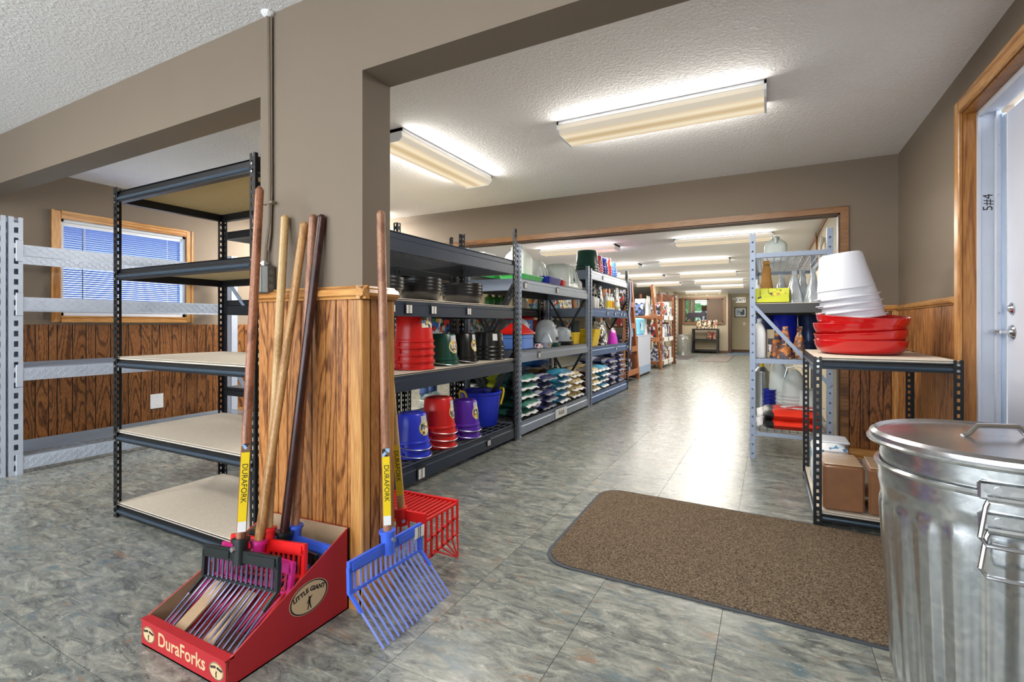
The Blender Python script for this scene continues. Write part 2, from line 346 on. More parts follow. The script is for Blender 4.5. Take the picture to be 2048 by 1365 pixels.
struct('trim_7', MB().bbox(.862, .905, BY0-.018, BY0+.0, .0, 1.2, .004).bbox(XR-.016, XR, 4.80, 4.85, 0, 1.2, .004), OAKTZ)
struct('baseboard_front', MB().box(-1.986, -1.37, FY0-.02, FY0-.004, 0, .085).box(-1.379, -1.365, FY0-.02, 1.565, 0, .085), OAKT)
struct('baseboard_right', MB().box(XR-.016, XR, 3.47, BY0, 0, .085), OAKTY)
struct('baseboard_back', MB().box(.58, XR, BY0-.016, BY0, 0, .085), OAKT)
struct('baseboard_left', MB().box(XL, XL+.016, 1.0, BY0, 0, .085), OAKTY)
struct('baseboard_far', MB().box(-3.0, -1.36, EY-.016, EY, 0, .09).box(-1.3, .6, 21.284, 21.3, 0, .09), M('brown_base', (92,58,36), .5))
# back opening casing
struct('trim_8', MB().box(OX0, .578, BY0-.018, BY0, OZ, 2.066).box(OX1, .578, BY0-.018, BY0, 0, OZ), wood('oak_casing', (96,62,34), (136,96,58), (160,118,76), .4, ringscale=5, axis='x', contrast=.4))
struct('trim_9', MB().box(OX1-.012, OX1, BY0, BY1+.02, 0, OZ).box(OX0, OX1, BY0, BY1+.02, OZ-.012, OZ), M('dark_jamb', (86,62,44), .5))
struct('trim_10', MB().box(.555, .57, BY1, 20, 2.25, 2.30).bbox(.545, .57, 7.6, 7.68, 1.9, 2.3), M('brown_trim', (150,104,64), .45))
# dark door edge at the far corner
struct('trim_11', MB().box(-1.36, -1.25, EY+.02, EY+.3, 0, 2.1), M('dark_oak', (74,44,26), .5))
# ---- window with blinds on the left wall
win = bpy.data.objects.new('window_1', None); link(win); win['kind'] = 'structure'; win.location = (XL, (WY0+WY1)/2, WZ0)
def wpart(name, m_, mat_, par=win): return obj(name, off(m_, XL, (WY0+WY1)/2, WZ0), mat_, par)
cw = .07
for nm, y0, y1, z0, z1, mt in (('casing_side', WY0-cw, WY0, WZ0-cw+.01, WZ1+cw, OAKTZ), ('casing_side', WY1, WY1+cw, WZ0-cw+.01, WZ1+cw, OAKTZ)):
    m_ = MB().bbox(XL, XL+.018, y0, y1, z0, z1, .005); m_.box(XL, XL+.026, y0 if y0 < 2.5 else y1-.02, y0+.02 if y0 < 2.5 else y1, z0, z1); wpart(nm, m_, mt)
wpart('casing_head', MB().box(XL, XL+.018, WY0, WY1, WZ1, WZ1+cw).box(XL, XL+.026, WY0, WY1, WZ1+cw-.02, WZ1+cw), OAKTY)
wpart('casing_sill', MB().box(XL, XL+.018, WY0, WY1, WZ0-cw+.01, WZ0).box(XL, XL+.026, WY0, WY1, WZ0-cw+.01, WZ0-cw+.03), OAKTY)
fr = MB()
for a in ((WY0, WY0+.025, WZ0, WZ1), (WY1-.025, WY1, WZ0, WZ1), (WY0, WY1, WZ0, WZ0+.03), (WY0, WY1, WZ1-.025, WZ1)): fr.box(XL-.12, XL-.01, a[0], a[1], a[2], a[3])
wpart('window_frame', fr, M('white_vinyl', (226,232,240), .4))
gm = M('window_glass', (230,240,255), .02, trans=1.0); wpart('pane', MB().box(XL-.112, XL-.108, WY0+.02, WY1-.02, WZ0+.02, WZ1-.02), gm)
SLATM = M('blind_slat', (142,166,216), .45)  # white slats; the bluish daylight and its shade are put into this colour
SLATM.node_tree.nodes['Principled BSDF'].inputs['Transmission Weight'].default_value = .0
slat_me = mesh_of('slat', MB().prism([(-.0110,0,-.0082),(-.003,0,-.0005),(.0110,0,.0080),(.0110,0,.0088),(-.004,0,.0006),(-.0110,0,-.0074)], (0,1.01,0)), SLATM)
z = WZ1-.065; i = 0
while z > WZ0+.035:
    inst('slat', slat_me, win, (-.045, -.505, z-WZ0)); z -= .0205
wpart('head_rail', MB().box(XL-.065, XL-.025, WY0+.03, WY1-.03, WZ1-.055, WZ1-.026), WHITE)
wpart('bottom_rail', MB().box(XL-.056, XL-.034, WY0+.035, WY1-.035, WZ0+.012, WZ0+.03), WHITE)
wpart('tilt_wand', MB().cyl((XL-.022, WY0+.17, WZ1-.06), (XL-.022, WY0+.17, WZ0+.12), .004, n=6), M('wand', (40,48,66), .3))
for y in (WY0+.19, WY1-.17): wpart('ladder_cord', MB().cyl((XL-.03, y, WZ1-.06), (XL-.03, y, WZ0+.03), .0025, n=5), WHITE)
# ---- steel door on the right wall
door = bpy.data.objects.new('door_1', None); link(door); door['kind'] = 'structure'; door.location = (XR, DY1, 0)
def dpart(name, m_, mat_, par=door): return obj(name, off(m_, XR, DY1, 0), mat_, par)
dpart('casing_side', MB().bbox(XR-.02, XR, DY1, DY1+.07, 0, DZ+.072, .005), OAKTZ)
dpart('casing_head', MB().bbox(XR-.02, XR, DY0-.07, DY1+.0, DZ, DZ+.072, .005), OAKTY)
dpart('jamb', MB().box(XR, XR+.05, DY1-.012, DY1, 0, DZ), wood('oak_jamb', (120,70,24), (160,104,46), (180,126,62), .35, axis='z'))
dpart('jamb', MB().box(XR, XR+.05, DY0, DY1-.012, DZ-.012, DZ), wood('oak_jamb', (120,70,24), (160,104,46), (180,126,62), .35, axis='z'))
fm = MB().box(XR+.05, XR+.135, DY1-.02, DY1, 0, DZ).box(XR+.05, XR+.062, DY1-.032, DY1-.02, 0, DZ-.02).box(XR+.115, XR+.135, DY1-.05, DY1-.02, 0, DZ-.03)
fm.box(XR+.05, XR+.135, DY0, DY1-.02, DZ-.03, DZ).box(XR+.05, XR+.062, DY0, DY1-.03, DZ-.045, DZ-.03)
dpart('door_frame', fm, GREYP)
dpart('stop_strip', MB().box(XR+.132, XR+.15, DY1-.062, DY1-.05, 0, DZ-.05), M('strip_alu', (170,186,206), .3, .6))
for z in (.25, .55, .85, 1.15, 1.45, 1.75, 2.0): dpart('screw', MB().cyl((XR+.125, DY1-.052, z), (XR+.125, DY1-.0505-.003, z), .004, n=8), ZINC)
dpart('door_leaf', MB().bbox(XR+.15, XR+.195, DY0+.02, DY1-.07, .01, DZ-.05, .004), M('door_white', (206,210,222), .4, var=.03, scale=4))
hd = dpart('lever_handle', MB().lathe([(0,.0),(.033,.0),(.036,.004),(.030,.012),(.012,.016),(.011,.045),(0,.045)], 20).xf(Matrix.Translation((XR+.15, DY1-.135, 1.055)) @ Matrix.Rotation(-PI/2, 4, 'Y')), CHROME)
m_ = MB().tube([(XR+.108, DY1-.135, 1.055), (XR+.1, DY1-.10, 1.057), (XR+.1, DY1-.06, 1.058), (XR+.102, DY1-.02, 1.056)], .010, 10); dpart('lever', m_, CHROME)
dpart('deadbolt', MB().lathe([(0,0),(.028,0),(.030,.006),(.018,.012),(.01,.02),(0,.02)], 20).xf(Matrix.Translation((XR+.15, DY1-.13, 1.17)) @ Matrix.Rotation(-PI/2, 4, 'Y')), CHROME)
# lettering helper
def text_obj(name, s, size, mat_, M4, parent=None, ext=.0004, align='CENTER', shear=0, xs=1, bold=0):
    c = bpy.data.curves.new(name, 'FONT'); c.body = s; c.size = size; c.extrude = ext; c.align_x = align; c.align_y = 'CENTER'; c.shear = shear; c.offset = bold; c.resolution_u = 3
    o = bpy.data.objects.new(name, c); COL.objects.link(o)
    bpy.context.view_layer.update()
    me = bpy.data.meshes.new_from_object(o.evaluated_get(bpy.context.evaluated_depsgraph_get())); bpy.data.objects.remove(o)
    me.materials.clear(); me.materials.append(mat_)
    me.transform(M4 @ Matrix.Diagonal((xs, 1, 1, 1)))
    q = bpy.data.objects.new(name, me); return link(q, parent)
def frame4(origin, xdir, ydir):
    x = Vector(xdir).normalized(); y = Vector(ydir).normalized(); z_ = x.cross(y)
    return Matrix(((x[0], y[0], z_[0], origin[0]), (x[1], y[1], z_[1], origin[1]), (x[2], y[2], z_[2], origin[2]), (0, 0, 0, 1)))
INK = M('black_ink', (22,22,24), .5)
text_obj('marker_writing', '5#4', .055, INK, Matrix.Translation((-XR, -DY1, 0)) @ frame4((XR+.093, DY1-.0205, 1.72), (0,0,1), (-1,0,0)), door)
# wall cover plate on the left wall
pl = thing('cover_plate', 'white blank cover plate on the dark wood panelling under the window', 'cover plate', (XL+.012, 2.828, .29))
obj('plate', MB().bbox(0, .006, -.062, .062, -.075, .075, .002), WHITE, pl)
for z in (-.045, .045): obj('screw', MB().cyl((.006,0,z), (.008,0,z), .004, n=8), ZINC, pl)
# conduit and switch box on the pillar
cd = thing('conduit', 'taupe painted electrical conduit running down the pillar to the switch box', 'conduit', (-1.915, FY0-.014, 1.35))
obj('pipe', MB().tube([(0,0,1.09), (.006,0,.8), (.010,0,.35), (.006,0,.18), (-.01,-.004,.08), (-.014,-.006,.0)], .011, 10), TAUPE, cd)
obj('pipe', MB().tube([(.016,.004,1.08), (.018,.004,.3), (.012,.002,.14), (.0,0,.06)], .004, 6), TAUPE, cd)
for z in (.265,): obj('strap', MB().bbox(-.022, .04, -.013, .013, z-.006, z+.006, .002), TAUPE, cd)
obj('ceiling_patch', MB().lathe([(0,.0),(.03,.0),(.022,-.014),(.012,-.02)], 12, (0,0,1.088)), CEIL, cd)
sb = thing('switch_box', 'grey steel surface switch box with toggle on the taupe pillar', 'switch box', (-1.93, FY0, 1.285))
obj('box', MB().bbox(-.05, .05, -.048, 0, -.06, .06, .006), M('box_steel', (112,112,108), .45, .5), sb)
obj('face_plate', MB().bbox(-.044, .02, -.052, -.048, -.055, .055, .002), M('plate_steel', (136,136,132), .4, .6), sb)
obj('toggle', MB().box(-.022, -.008, -.062, -.052, -.012, .016), WHITE, sb)
for z in (.03, 0, -.03): obj('knockout', MB().cyl((.05, -.025, z), (.052, -.025, z), .010, n=12), M('plate_steel', (136,136,132)), sb)
obj('connector', MB().cyl((0,-.02,.06), (0,-.02,.08), .016, n=12).cyl((0,-.02,.066), (0,-.02,.074), .022, n=8), ZINC, sb)
# ================================================================ ceiling lights
LENSM, nt_, b_, N_, L_ = newmat('lamp_lens'); 
b_.inputs['Base Color'].default_value = lin((120,112,98)); b_.inputs['Roughness'].default_value = .35
tc_ = N_.new('ShaderNodeTexCoord'); sp_ = N_.new('ShaderNodeSeparateXYZ'); L_.new(tc_.outputs['Object'], sp_.inputs[0])
ab_ = N_.new('ShaderNodeMath'); ab_.operation = 'ABSOLUTE'; L_.new(sp_.outputs[1], ab_.inputs[0])
rp_ = ramp(N_, [(.0, (206,182,140)), (.2, (222,196,152)), (.45, (255,238,206)), (.58, (255,238,206)), (.85, (236,214,176)), (1, (214,204,186))])
mr_ = N_.new('ShaderNodeMapRange'); mr_.inputs['From Max'].default_value = .125; L_.new(ab_.outputs[0], mr_.inputs['Value']); L_.new(mr_.outputs[0], rp_.inputs[0])
L_.new(rp_.outputs[0], b_.inputs['Emission Color']); b_.inputs['Emission Strength'].default_value = LENS
ENDC = M('fixture_white', (226,230,236), .4)
def fixture(x, y, z, along, label, group=None, length=1.24, w_=LAMP_W, width=.30):
    rz = 0 if along == 'x' else PI/2
    t_ = thing('ceiling_light', label, 'ceiling light', (x, y, z), rz, group)
    h = width/2; l = length/2
    obj('housing', MB().box(-l, l, -h, h, -.022, 0), ENDC, t_)
    p = [(-l+.012, -h+.004, -.022), (-l+.012, -h+.006, -.05), (-l+.012, -h+.03, -.078), (-l+.012, h-.03, -.078), (-l+.012, h-.006, -.05), (-l+.012, h-.004, -.022)]
    obj('lens', MB().prism(p, (2*l-.024, 0, 0)), LENSM, t_)
    for s in (-1, 1):
        e = MB().prism([(s*l, -h, 0), (s*l, -h, -.055), (s*l, -h+.03, -.084), (s*l, h-.03, -.084), (s*l, h, -.055), (s*l, h, 0)], (-s*.012, 0, 0)); obj('end_cap', e, ENDC, t_)
    ld = bpy.data.lights.new('tube_light', 'AREA'); ld.shape = 'RECTANGLE'; ld.size = length-.05; ld.size_y = width-.05; ld.energy = w_; ld.color = (1, .95, .87)
    lo = bpy.data.objects.new('tube_light', ld); lo.location = (0, 0, -.082); link(lo, t_)
    for s in (-1, 1):                       # the lens also throws light sideways, over the ceiling
        l2 = bpy.data.lights.new('side_light', 'AREA'); l2.shape = 'RECTANGLE'; l2.size = length-.05; l2.size_y = .05; l2.energy = w_*SIDE; l2.color = (1, .95, .87)
        o2 = bpy.data.objects.new('side_light', l2); o2.location = (0, s*(h+.004), -.05); o2.rotation_euler = (s*math.radians(84), 0, 0); link(o2, t_)
    return t_
fixture(-.632, 3.185, 2.44, 'x', 'long cream fluorescent ceiling light nearest the steel door, over the brown mat')
fixture(-2.375, 3.245, 2.44, 'y', 'ceiling light seen end-on beside the pillar, above the black bucket rack')
fixture(-3.4, -.6, 2.44, 'x', 'ceiling light of the front room, out of view behind the camera to the left', w_=LAMP_W*1.3)
fixture(-.6, -1.2, 2.44, 'x', 'added ceiling light of the front room, unseen directly behind the camera', w_=LAMP_W)  # unseen lamp, put in to help light the front room
fixture(-4.75, 4.3, 2.44, 'x', 'added ceiling light of the left bay, hidden behind the pillar', w_=LAMP_W*3.2)  # made-up lamp kept out of sight, boosted to brighten the left bay
BR = LAMP_W*1.05
for i, (x, y, lb) in enumerate(((-.57, 7.37, 'first ceiling light of the back room, above the grey rack with the white jug'), (-1.25, 9.78, 'second ceiling light down the middle of the back room'), (-1.27, 12.37, 'third ceiling light down the middle of the back room'), (-1.22, 14.6, 'fourth ceiling light down the middle of the back room'), (-1.3, 16.75, 'fifth ceiling light down the back room, just before the exit sign'), (-2.12, 19.25, 'last ceiling light of the back room, directly above the far window'), (-2.66, 7.37, 'ceiling light of the back room above the white jugs and upturned buckets'), (-2.9, 9.9, 'ceiling light behind the blue rack post, above the wooden ladder shelves'), (-2.9, 12.4, 'ceiling light above the hanging clear bag on the wooden ladder shelf'), (-2.9, 14.9, 'ceiling light of the left row above the brown wooden beam'), (-5.2, 9.0, 'ceiling light in the left part of the back room behind the racks'))):
    fixture(x, y, 2.30, 'x', lb, w_=BR)
# ================================================================ racks
def perf_strip(m_, along, fixed, a0, a1, h, pitch=.05, hole=.022, t=.003, z0=0.0):
    """perforated flange standing on the floor: two solid edges with rungs between the holes"""
    w_ = a1-a0; b0, b1 = a0+w_*.34, a0+w_*.66
    def B(p, q, u, v):
        if along == 'x': m_.box(p, q, fixed-t/2, fixed+t/2, u, v)
        else: m_.box(fixed-t/2, fixed+t/2, p, q, u, v)
    B(a0, b0, z0, h); B(b1, a1, z0, h)
    z = z0; B(b0, b1, z, z+.03); z += .03
    while z+hole < h:
        B(b0, b1, z+hole, min(h, z+pitch)); z += pitch
def upright(root, x, y, h, mat_, sx, sy, w_=.042, pitch=.05, hole=.022):
    m_ = MB(); perf_strip(m_, 'x', 0, min(0, sx*w_), max(0, sx*w_), h, pitch, hole); perf_strip(m_, 'y', 0, min(0, sy*w_), max(0, sy*w_), h, pitch, hole)
    if mat_ in (DIAM, GREYS):      # closed channel: the slots look into a dark hollow
        X_, Y_ = sx*w_, sy*w_; m_.box(min(X_-sx*.003, X_), max(X_-sx*.003, X_), min(0, Y_), max(0, Y_), 0, h); m_.box(min(0, X_), max(0, X_), min(Y_-sy*.003, Y_), max(Y_-sy*.003, Y_), 0, h)
    return obj('upright', m_, mat_, root, (x, y, 0))
def beam_mb(length, h, t=.032):
    p = [(0,0,0), (t,0,0), (t,0,h*.62), (t*.72,0,h*.68), (t*.72,0,h*.94), (t,0,h), (0,0,h)]
    return MB().prism(p, (0, length, 0))
def wire_deck(lx, ly, nx, ny, r=.0025):
    m_ = MB()
    for i in range(nx+1): m_.bar((lx*i/nx, 0, 0), (lx*i/nx, ly, 0), r*2, r*2)
    for j in range(ny+1): m_.bar((0, ly*j/ny, -.004), (lx, ly*j/ny, -.004), r*2.4, r*2.4)
    return m_
def rack(name, label, x0, x1, y0, y1, h, levels, upm, faces='y', ends=True, brace='', braceM=None, w_=.042, pitch=.05, hole=.022, group=None, cat='shelving rack', thin=False, rearm=None):
    """levels: (z_bottom, z_top, beam material, deck) ; faces: axis along which the long beams run"""
    r = thing(name, label, cat, (x0, y0, 0), group=group)
    W, D = x1-x0, y1-y0
    ums = upm if isinstance(upm, (list, tuple)) else [upm]*4
    for (x, y, sx, sy), um in zip(((0,0,1,1), (W,0,-1,1), (0,D,1,-1), (W,D,-1,-1)), ums): upright(r, x, y, h, um, sx, sy, w_, pitch, hole)
    for zb, zt, bm_, deck in levels:
        bh = zt-zb; g = .004
        if faces == 'y':
            a = beam_mb(D-2*g, bh); a.v = [(W-.036+p[0], g+p[1], zb+p[2]) for p in a.v]; obj('beam', a, bm_, r)
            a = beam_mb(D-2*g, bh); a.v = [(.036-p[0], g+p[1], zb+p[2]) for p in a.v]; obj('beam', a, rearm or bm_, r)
        else:
            a = beam_mb(W-2*g, bh); a.v = [(g+p[1], .036-p[0], zb+p[2]) for p in a.v]; obj('beam', a, bm_, r)
            a = beam_mb(W-2*g, bh); a.v = [(g+p[1], D-.036+p[0], zb+p[2]) for p in a.v]; obj('beam', a, bm_, r)
        if ends:
            if faces == 'y':
                for y in (.006, D-.036): obj('end_bar', MB().box(.04, W-.04, y, y+.03, zb, zt-.002), bm_ if (not thin or bm_.name == 'dark_beam') else upm if not isinstance(upm, (list, tuple)) else upm[0], r)
            else:
                for x in (.006, W-.036): obj('end_bar', MB().box(x, x+.03, .04, D-.04, zb, zt-.002), bm_, r)
        if deck == 'board': obj('shelf_board', MB().bbox(.012, W-.012, .012, D-.012, zt-.013, zt+.003, .002), [PBOARD], r)
        elif deck == 'raw': obj('shelf_board', MB().box(.034, W-.034, .034, D-.034, zt-.016, zt-.002), [PBOARDT], r)
        elif deck == 'black': obj('shelf_board', MB().bbox(.012, W-.012, .012, D-.012, zt-.013, zt+.001, .002), BLACK, r)
        elif deck == 'wire': obj('wire_deck', off(wire_deck(W-.03, D-.03, 10, max(6, int(D/.11))), -.015, -.015, -zt-.001), M('wire_steel', (150,156,164), .35, .8), r)
        elif deck == 'wirex': obj('wire_deck', off(wire_deck(W-.03, D-.03, max(6, int(W/.11)), 10), -.015, -.015, -zt-.001), M('wire_steel', (150,156,164), .35, .8), r)
    if brace:
        bmt = braceM or ums[0]
        ys = [.012] if brace == 'near' else [D-.012] if brace == 'far' else [.012, D-.012]
        for y in ys:
            n = 3; zs = [.3, .95, 1.6]
            for k, z in enumerate(zs[:2] if h < 1.7 else zs):
                if z+.5 > h: continue
                a, b = (.03, W-.03)
                obj('brace', MB().bar((a, y, z+.52), (W/2, y, z+.05), .028, .012, (0,1,0)).bar((W/2, y, z+.05), (b, y, z+.52), .028, .012, (0,1,0)), bmt, r)
    return r
def tagcard(r, y, z, s=.055, xo=None, w_=None):
    """price card in a dark holder on the aisle side of a rack beam; y,z are in the rack's own frame"""
    x = xo
    h_ = obj('tag_holder', MB().box(0, .003, -s*.62, s*.62, -s*.6, s*.6), HOLD, r, (x, y, z))
    obj('price_card', MB().box(.003, .0042, -s*.45, s*.42, -s*.55, s*.32), TAG, h_)
FX, RX = -2.1, -2.72
rb = rack('black_rack', 'black steel rack holding upturned buckets and black rubber pans, right behind the pillar', RX, FX, 2.26, 4.11, 1.99,
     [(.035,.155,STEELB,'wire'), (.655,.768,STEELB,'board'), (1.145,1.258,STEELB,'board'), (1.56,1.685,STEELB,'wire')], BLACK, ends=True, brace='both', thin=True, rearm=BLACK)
for y, z, s in ((.13,1.2,.05),(.29,1.2,.062),(.56,1.2,.06),(1.02,1.2,.055),(.42,.085,.075),(1.33,.095,.05)): tagcard(rb, y, z, s, .6215)
rg = rack('grey_rack', 'grey steel rack stacked with feed bags, clear waterers and white jugs', RX, FX, 4.17, 6.22, 1.86,
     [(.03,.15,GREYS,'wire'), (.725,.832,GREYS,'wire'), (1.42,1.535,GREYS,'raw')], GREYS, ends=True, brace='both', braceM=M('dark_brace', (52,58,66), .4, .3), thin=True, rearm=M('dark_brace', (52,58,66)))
for y, z in ((.13,1.475),(.95,1.475),(.45,.78)): tagcard(rg, y, z, .055, .6215)
sg = obj('shelf_sign', MB().box(0, .004, -.17, .17, -.05, .05), WHITE, rg, (.6215, 1.05, .09))
text_obj('sign_text', 'Adult', .075, INK, frame4((.0045, 0, .0), (0,1,0), (0,0,1)), sg)
ru = rack('blue_rack', 'blue and grey steel rack at the end of the row, upturned bright buckets on top', RX, FX, 6.29, 8.24, 1.84,
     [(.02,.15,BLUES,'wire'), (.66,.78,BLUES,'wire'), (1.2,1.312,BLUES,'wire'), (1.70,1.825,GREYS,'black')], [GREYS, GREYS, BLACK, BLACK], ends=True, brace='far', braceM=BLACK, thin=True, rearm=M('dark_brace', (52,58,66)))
obj('hanging_bar', MB().cyl((.59,1.93,1.872), (.56,2.46,1.872), .009, n=8), BLACK, ru)
for y, z in ((.55,1.76),(.75,1.255),(1.15,1.255),(1.5,1.255),(1.68,1.255),(1.2,.72),(1.9,.72)): tagcard(ru, y, z, .05, .6215)
obj('end_post', MB().box(.578, .622, 1.908, 1.95, 1.84, 1.99), BLACK, ru)
# second row of racks, back to back with the first
rack('black_back_rack', 'black rack standing back to back behind the bucket rack', -3.42, -2.80, 3.25, 4.08, 1.96,
     [(.05,.16,BLACK,'wire'), (.85,.95,BLACK,'black'), (1.52,1.62,BLACK,'raw')], BLACK, ends=True)
rack('black_back_rack', 'black rack standing back to back behind the feed bag rack', -3.42, -2.80, 4.14, 6.2, 1.75,
     [(.05,.16,BLACK,'wire'), (.85,.95,BLACK,'black'), (1.2,1.3,BLACK,'raw'), (1.52,1.62,BLACK,'raw')], BLACK, ends=True)
rack('black_back_rack', 'black rack standing back to back behind the blue rack', -3.42, -2.80, 6.3, 8.2, 1.75,
     [(.05,.16,BLACK,'wire'), (.85,.95,BLACK,'black'), (1.2,1.3,BLACK,'raw')], BLACK, ends=True)
# empty five-shelf rack in the left opening
BR_ = rack('black_boltless_rack', 'tall empty black rack with five beige shelf boards left of the pillar', -3.30, -2.05, 1.425, 2.06, 1.87,
     [(.018,.076,BLACK,'board'), (.432,.490,BLACK,'board'), (.848,.906,BLACK,'board'), (1.345,1.403,BLACK,'raw'), (1.785,1.845,BLACK,'raw')], BLACK, faces='x', ends=True, w_=.038, pitch=.038, hole=.02)
for zt in (.018,.432,.848,1.345,1.785): obj('beam_ridge', MB().cyl((.04, .006, zt+.018), (1.21, .006, zt+.018), .010, n=8), M('ridge_steel', (66,82,98), .3, .4), BR_)
for x in (.008, 1.242):
    for zt in (.06, .47, .89, 1.385, 1.82):
        for d in (0, -.035): obj('rivet', MB().cyl((x+(.012 if x < .5 else -.012), -.002, zt+d), (x+(.012 if x < .5 else -.012), -.006, zt+d), .006, n=8), ZINC, BR_)
obj('label_strip', MB().box(.02, .022, .12, .2, 1.80, 1.825), WHITE, BR_)
rack('black_boltless_rack', 'second black rack mostly hidden behind the tall empty one', -4.05, -3.0, 2.52, 3.1, 1.9,
     [(.05,.11,BLACK,'board'), (.50,.57,BLACK,'black'), (1.17,1.29,BLACK,'black'), (1.52,1.55,BLACK,'wirex'), (1.80,1.86,BLACK,'')], BLACK, faces='x', ends=True, w_=.038, pitch=.038, hole=.02, brace='near', braceM=GREYS)
# pale grey diamond-plate rack along the left wall
def diamond_beam(m_, x, y0, y1, z0, z1, sx):
    m_.box(min(x, x+sx*.03), max(x, x+sx*.03), y0, y1, z0, z1)
    y = y0+.03; k = 0; n = 3; dz = (z1-z0)/(n+.6)
    while y < y1-.03:
        for q in range(n):
            zc = z0+dz*(q+.8); u = .011 if (k+q) % 2 else -.011
            m_.bar((x+sx*.031, y-.011, zc-u), (x+sx*.031, y+.011, zc+u), .006, .004, (1,0,0))
        y += .032; k += 1
dr = thing('diamond_plate_rack', 'pale grey steel rack with diamond plate beams under the window', 'shelving rack', (-4.86, 1.45, 0))
MX0, MX1, MY0, MY1 = -5.50, -4.83, 1.45, 3.55
for x, sx in ((MX1, -1), (MX0, 1)):
    for y, sy in ((MY0, 1), (MY1, -1)):
        o_ = upright(dr, x+4.86, y-1.45, 1.87, DIAM, sx, sy, .075, .075, .04)
for zb, zt in ((.03,.12), (.68,.77), (1.2,1.292), (1.595,1.675)):
    for x, sx in ((MX1, 1), (MX0, 1)):
        m_ = MB(); diamond_beam(m_, x-.03, MY0+.06, MY1-.06, zb, zt, sx); obj('beam', off(m_, -4.86, 1.45, 0), DIAM, dr)
    obj('bracket', off(MB().bbox(MX1-.002, MX1+.006, MY0+.035, MY0+.075, zb-.045, zt+.03, .003), -4.86, 1.45, 0), DIAM, dr)
for zt in (.12, .77): obj('wire_deck', off(off(wire_deck(MX1-MX0-.03, MY1-MY0-.14, 12, 5, .003), -MX0-.015, -MY0-.07, -zt-.006), -4.86, 1.45, 0), M('wire_pale', (176,188,206), .3, .7), dr)
for k in range(3): obj('clip', off(MB().box(MX1-.03, MX1+.004, MY0+.35+.28*k, MY0+.44+.28*k, 1.592, 1.597), -4.86, 1.45, 0), DIAM, dr)
d2 = thing('diamond_plate_rack', 'post of the next pale grey rack at the very left edge', 'shelving rack', (-4.83, 1.35, 0))
upright(d2, 0, .082, 1.87, DIAM, -1, -1, .075, .075, .04); upright(d2, -.67, .082, 1.87, DIAM, 1, -1, .075, .075, .04)
for zb, zt in ((.03,.12), (.68,.77), (1.2,1.292), (1.595,1.675)):
    m_ = MB(); diamond_beam(m_, -.03, -1.6, .02, zb, zt, 1); obj('beam', m_, DIAM, d2)
upright(d2, 0, -1.62, 1.87, DIAM, -1, 1, .075, .075, .04); upright(d2, -.67, -1.62, 1.87, DIAM, 1, 1, .075, .075, .04)
# grey rack on the right, passing through the wide opening
rr_ = rack('grey_wire_rack', 'light grey steel rack with wire top shelf standing in the wide opening at right', -.138, .435, 4.47, 6.15, 1.835,
     [(.185,.215,GREYS,'wire'), (.775,.81,GREYS,'wire'), (1.185,1.262,M('dark_beam', (70,70,72), .5, .2),'board'), (1.635,1.672,GREYS,'wire')], GREYS, ends=True, w_=.04, pitch=.075, hole=.014, thin=True)
for a in (((.02,-.004,1.2), (.55,-.004,.60)), ((.555,.02,1.18), (.06,.5,.98))): pass
obj('brace', MB().bar((.02,-.006,1.255), (.555,-.006,.62), .028, .008, (0,1,0)), GREYS, rr_)
obj('brace', MB().bar((.02,1.69,.90), (.52,1.69,1.26), .028, .008, (0,1,0)), M('dark_brace', (52,58,66)), rr_)
# low black table rack with red pans
tr = rack('low_black_rack', 'low black two-shelf rack under the red pans beside the steel door', .215, .835, 3.12, 4.07, .918,
     [(.03,.08,BLACK,'board'), (.852,.912,BLACK,'board')], BLACK, faces='x', ends=True, w_=.038, pitch=.038, hole=.018)
for zt in (.03,.852):
    obj('beam_ridge', MB().cyl((.04, .006, zt+.018), (.58, .006, zt+.018), .009, n=8), M('ridge_steel', (66,82,98)), tr)
    obj('beam_ridge', MB().cyl((.006, .04, zt+.018), (.006, .91, zt+.018), .009, n=8), M('ridge_steel', (66,82,98)), tr)
for x in (.02, .6):
    for z in (.895, .865, .065, .035): obj('rivet', MB().cyl((x, -.002, z), (x, -.006, z), .007, n=8), ZINC, tr)
# ================================================================ things on the left racks
STICK = print_mat('sticker_print', [(236,226,150),(226,196,70),(92,132,72),(232,232,236),(120,150,200),(60,60,70),(214,92,70),(240,236,220)], 60)
WIRE = M('bail_wire', (214,216,220), .3, .8)
def col(name, c, rough=.32, **k): return M(name, c, rough, **k)
RED = col('red_plastic', (208,26,24)); BLU = col('blue_plastic', (36,56,206)); PUR = col('purple_plastic', (84,34,168)); GRN = col('dark_green_plastic', (12,70,58))
BLK = col('black_rubber', (13,14,17), .30); LBLU = col('light_blue_plastic', (92,140,226)); PNK = col('pink_plastic', (206,44,104)); NAVY = col('navy_plastic', (22,40,150))
GREEN = col('green_plastic', (60,190,104)); YEL = col('yellow_plastic', (226,190,26)); CLEAR = M('cloudy_plastic', (206,216,214), .3, coat=.3); GREYJ = M('grey_jug_plastic', (176,186,196), .4)
def patch(m_, r0, r1, z0, z1, a0, a1, n=6, lift=.0012):
    """curved sticker on a tapered wall (r0 at z0, r1 at z1)"""
    m_.lathe([(r0+lift, z0), (r1+lift, z1), (r1+lift+.0006, z1), (r0+lift+.0006, z0), (r0+lift, z0)], n, a0=a0, a1=a1)
    return m_
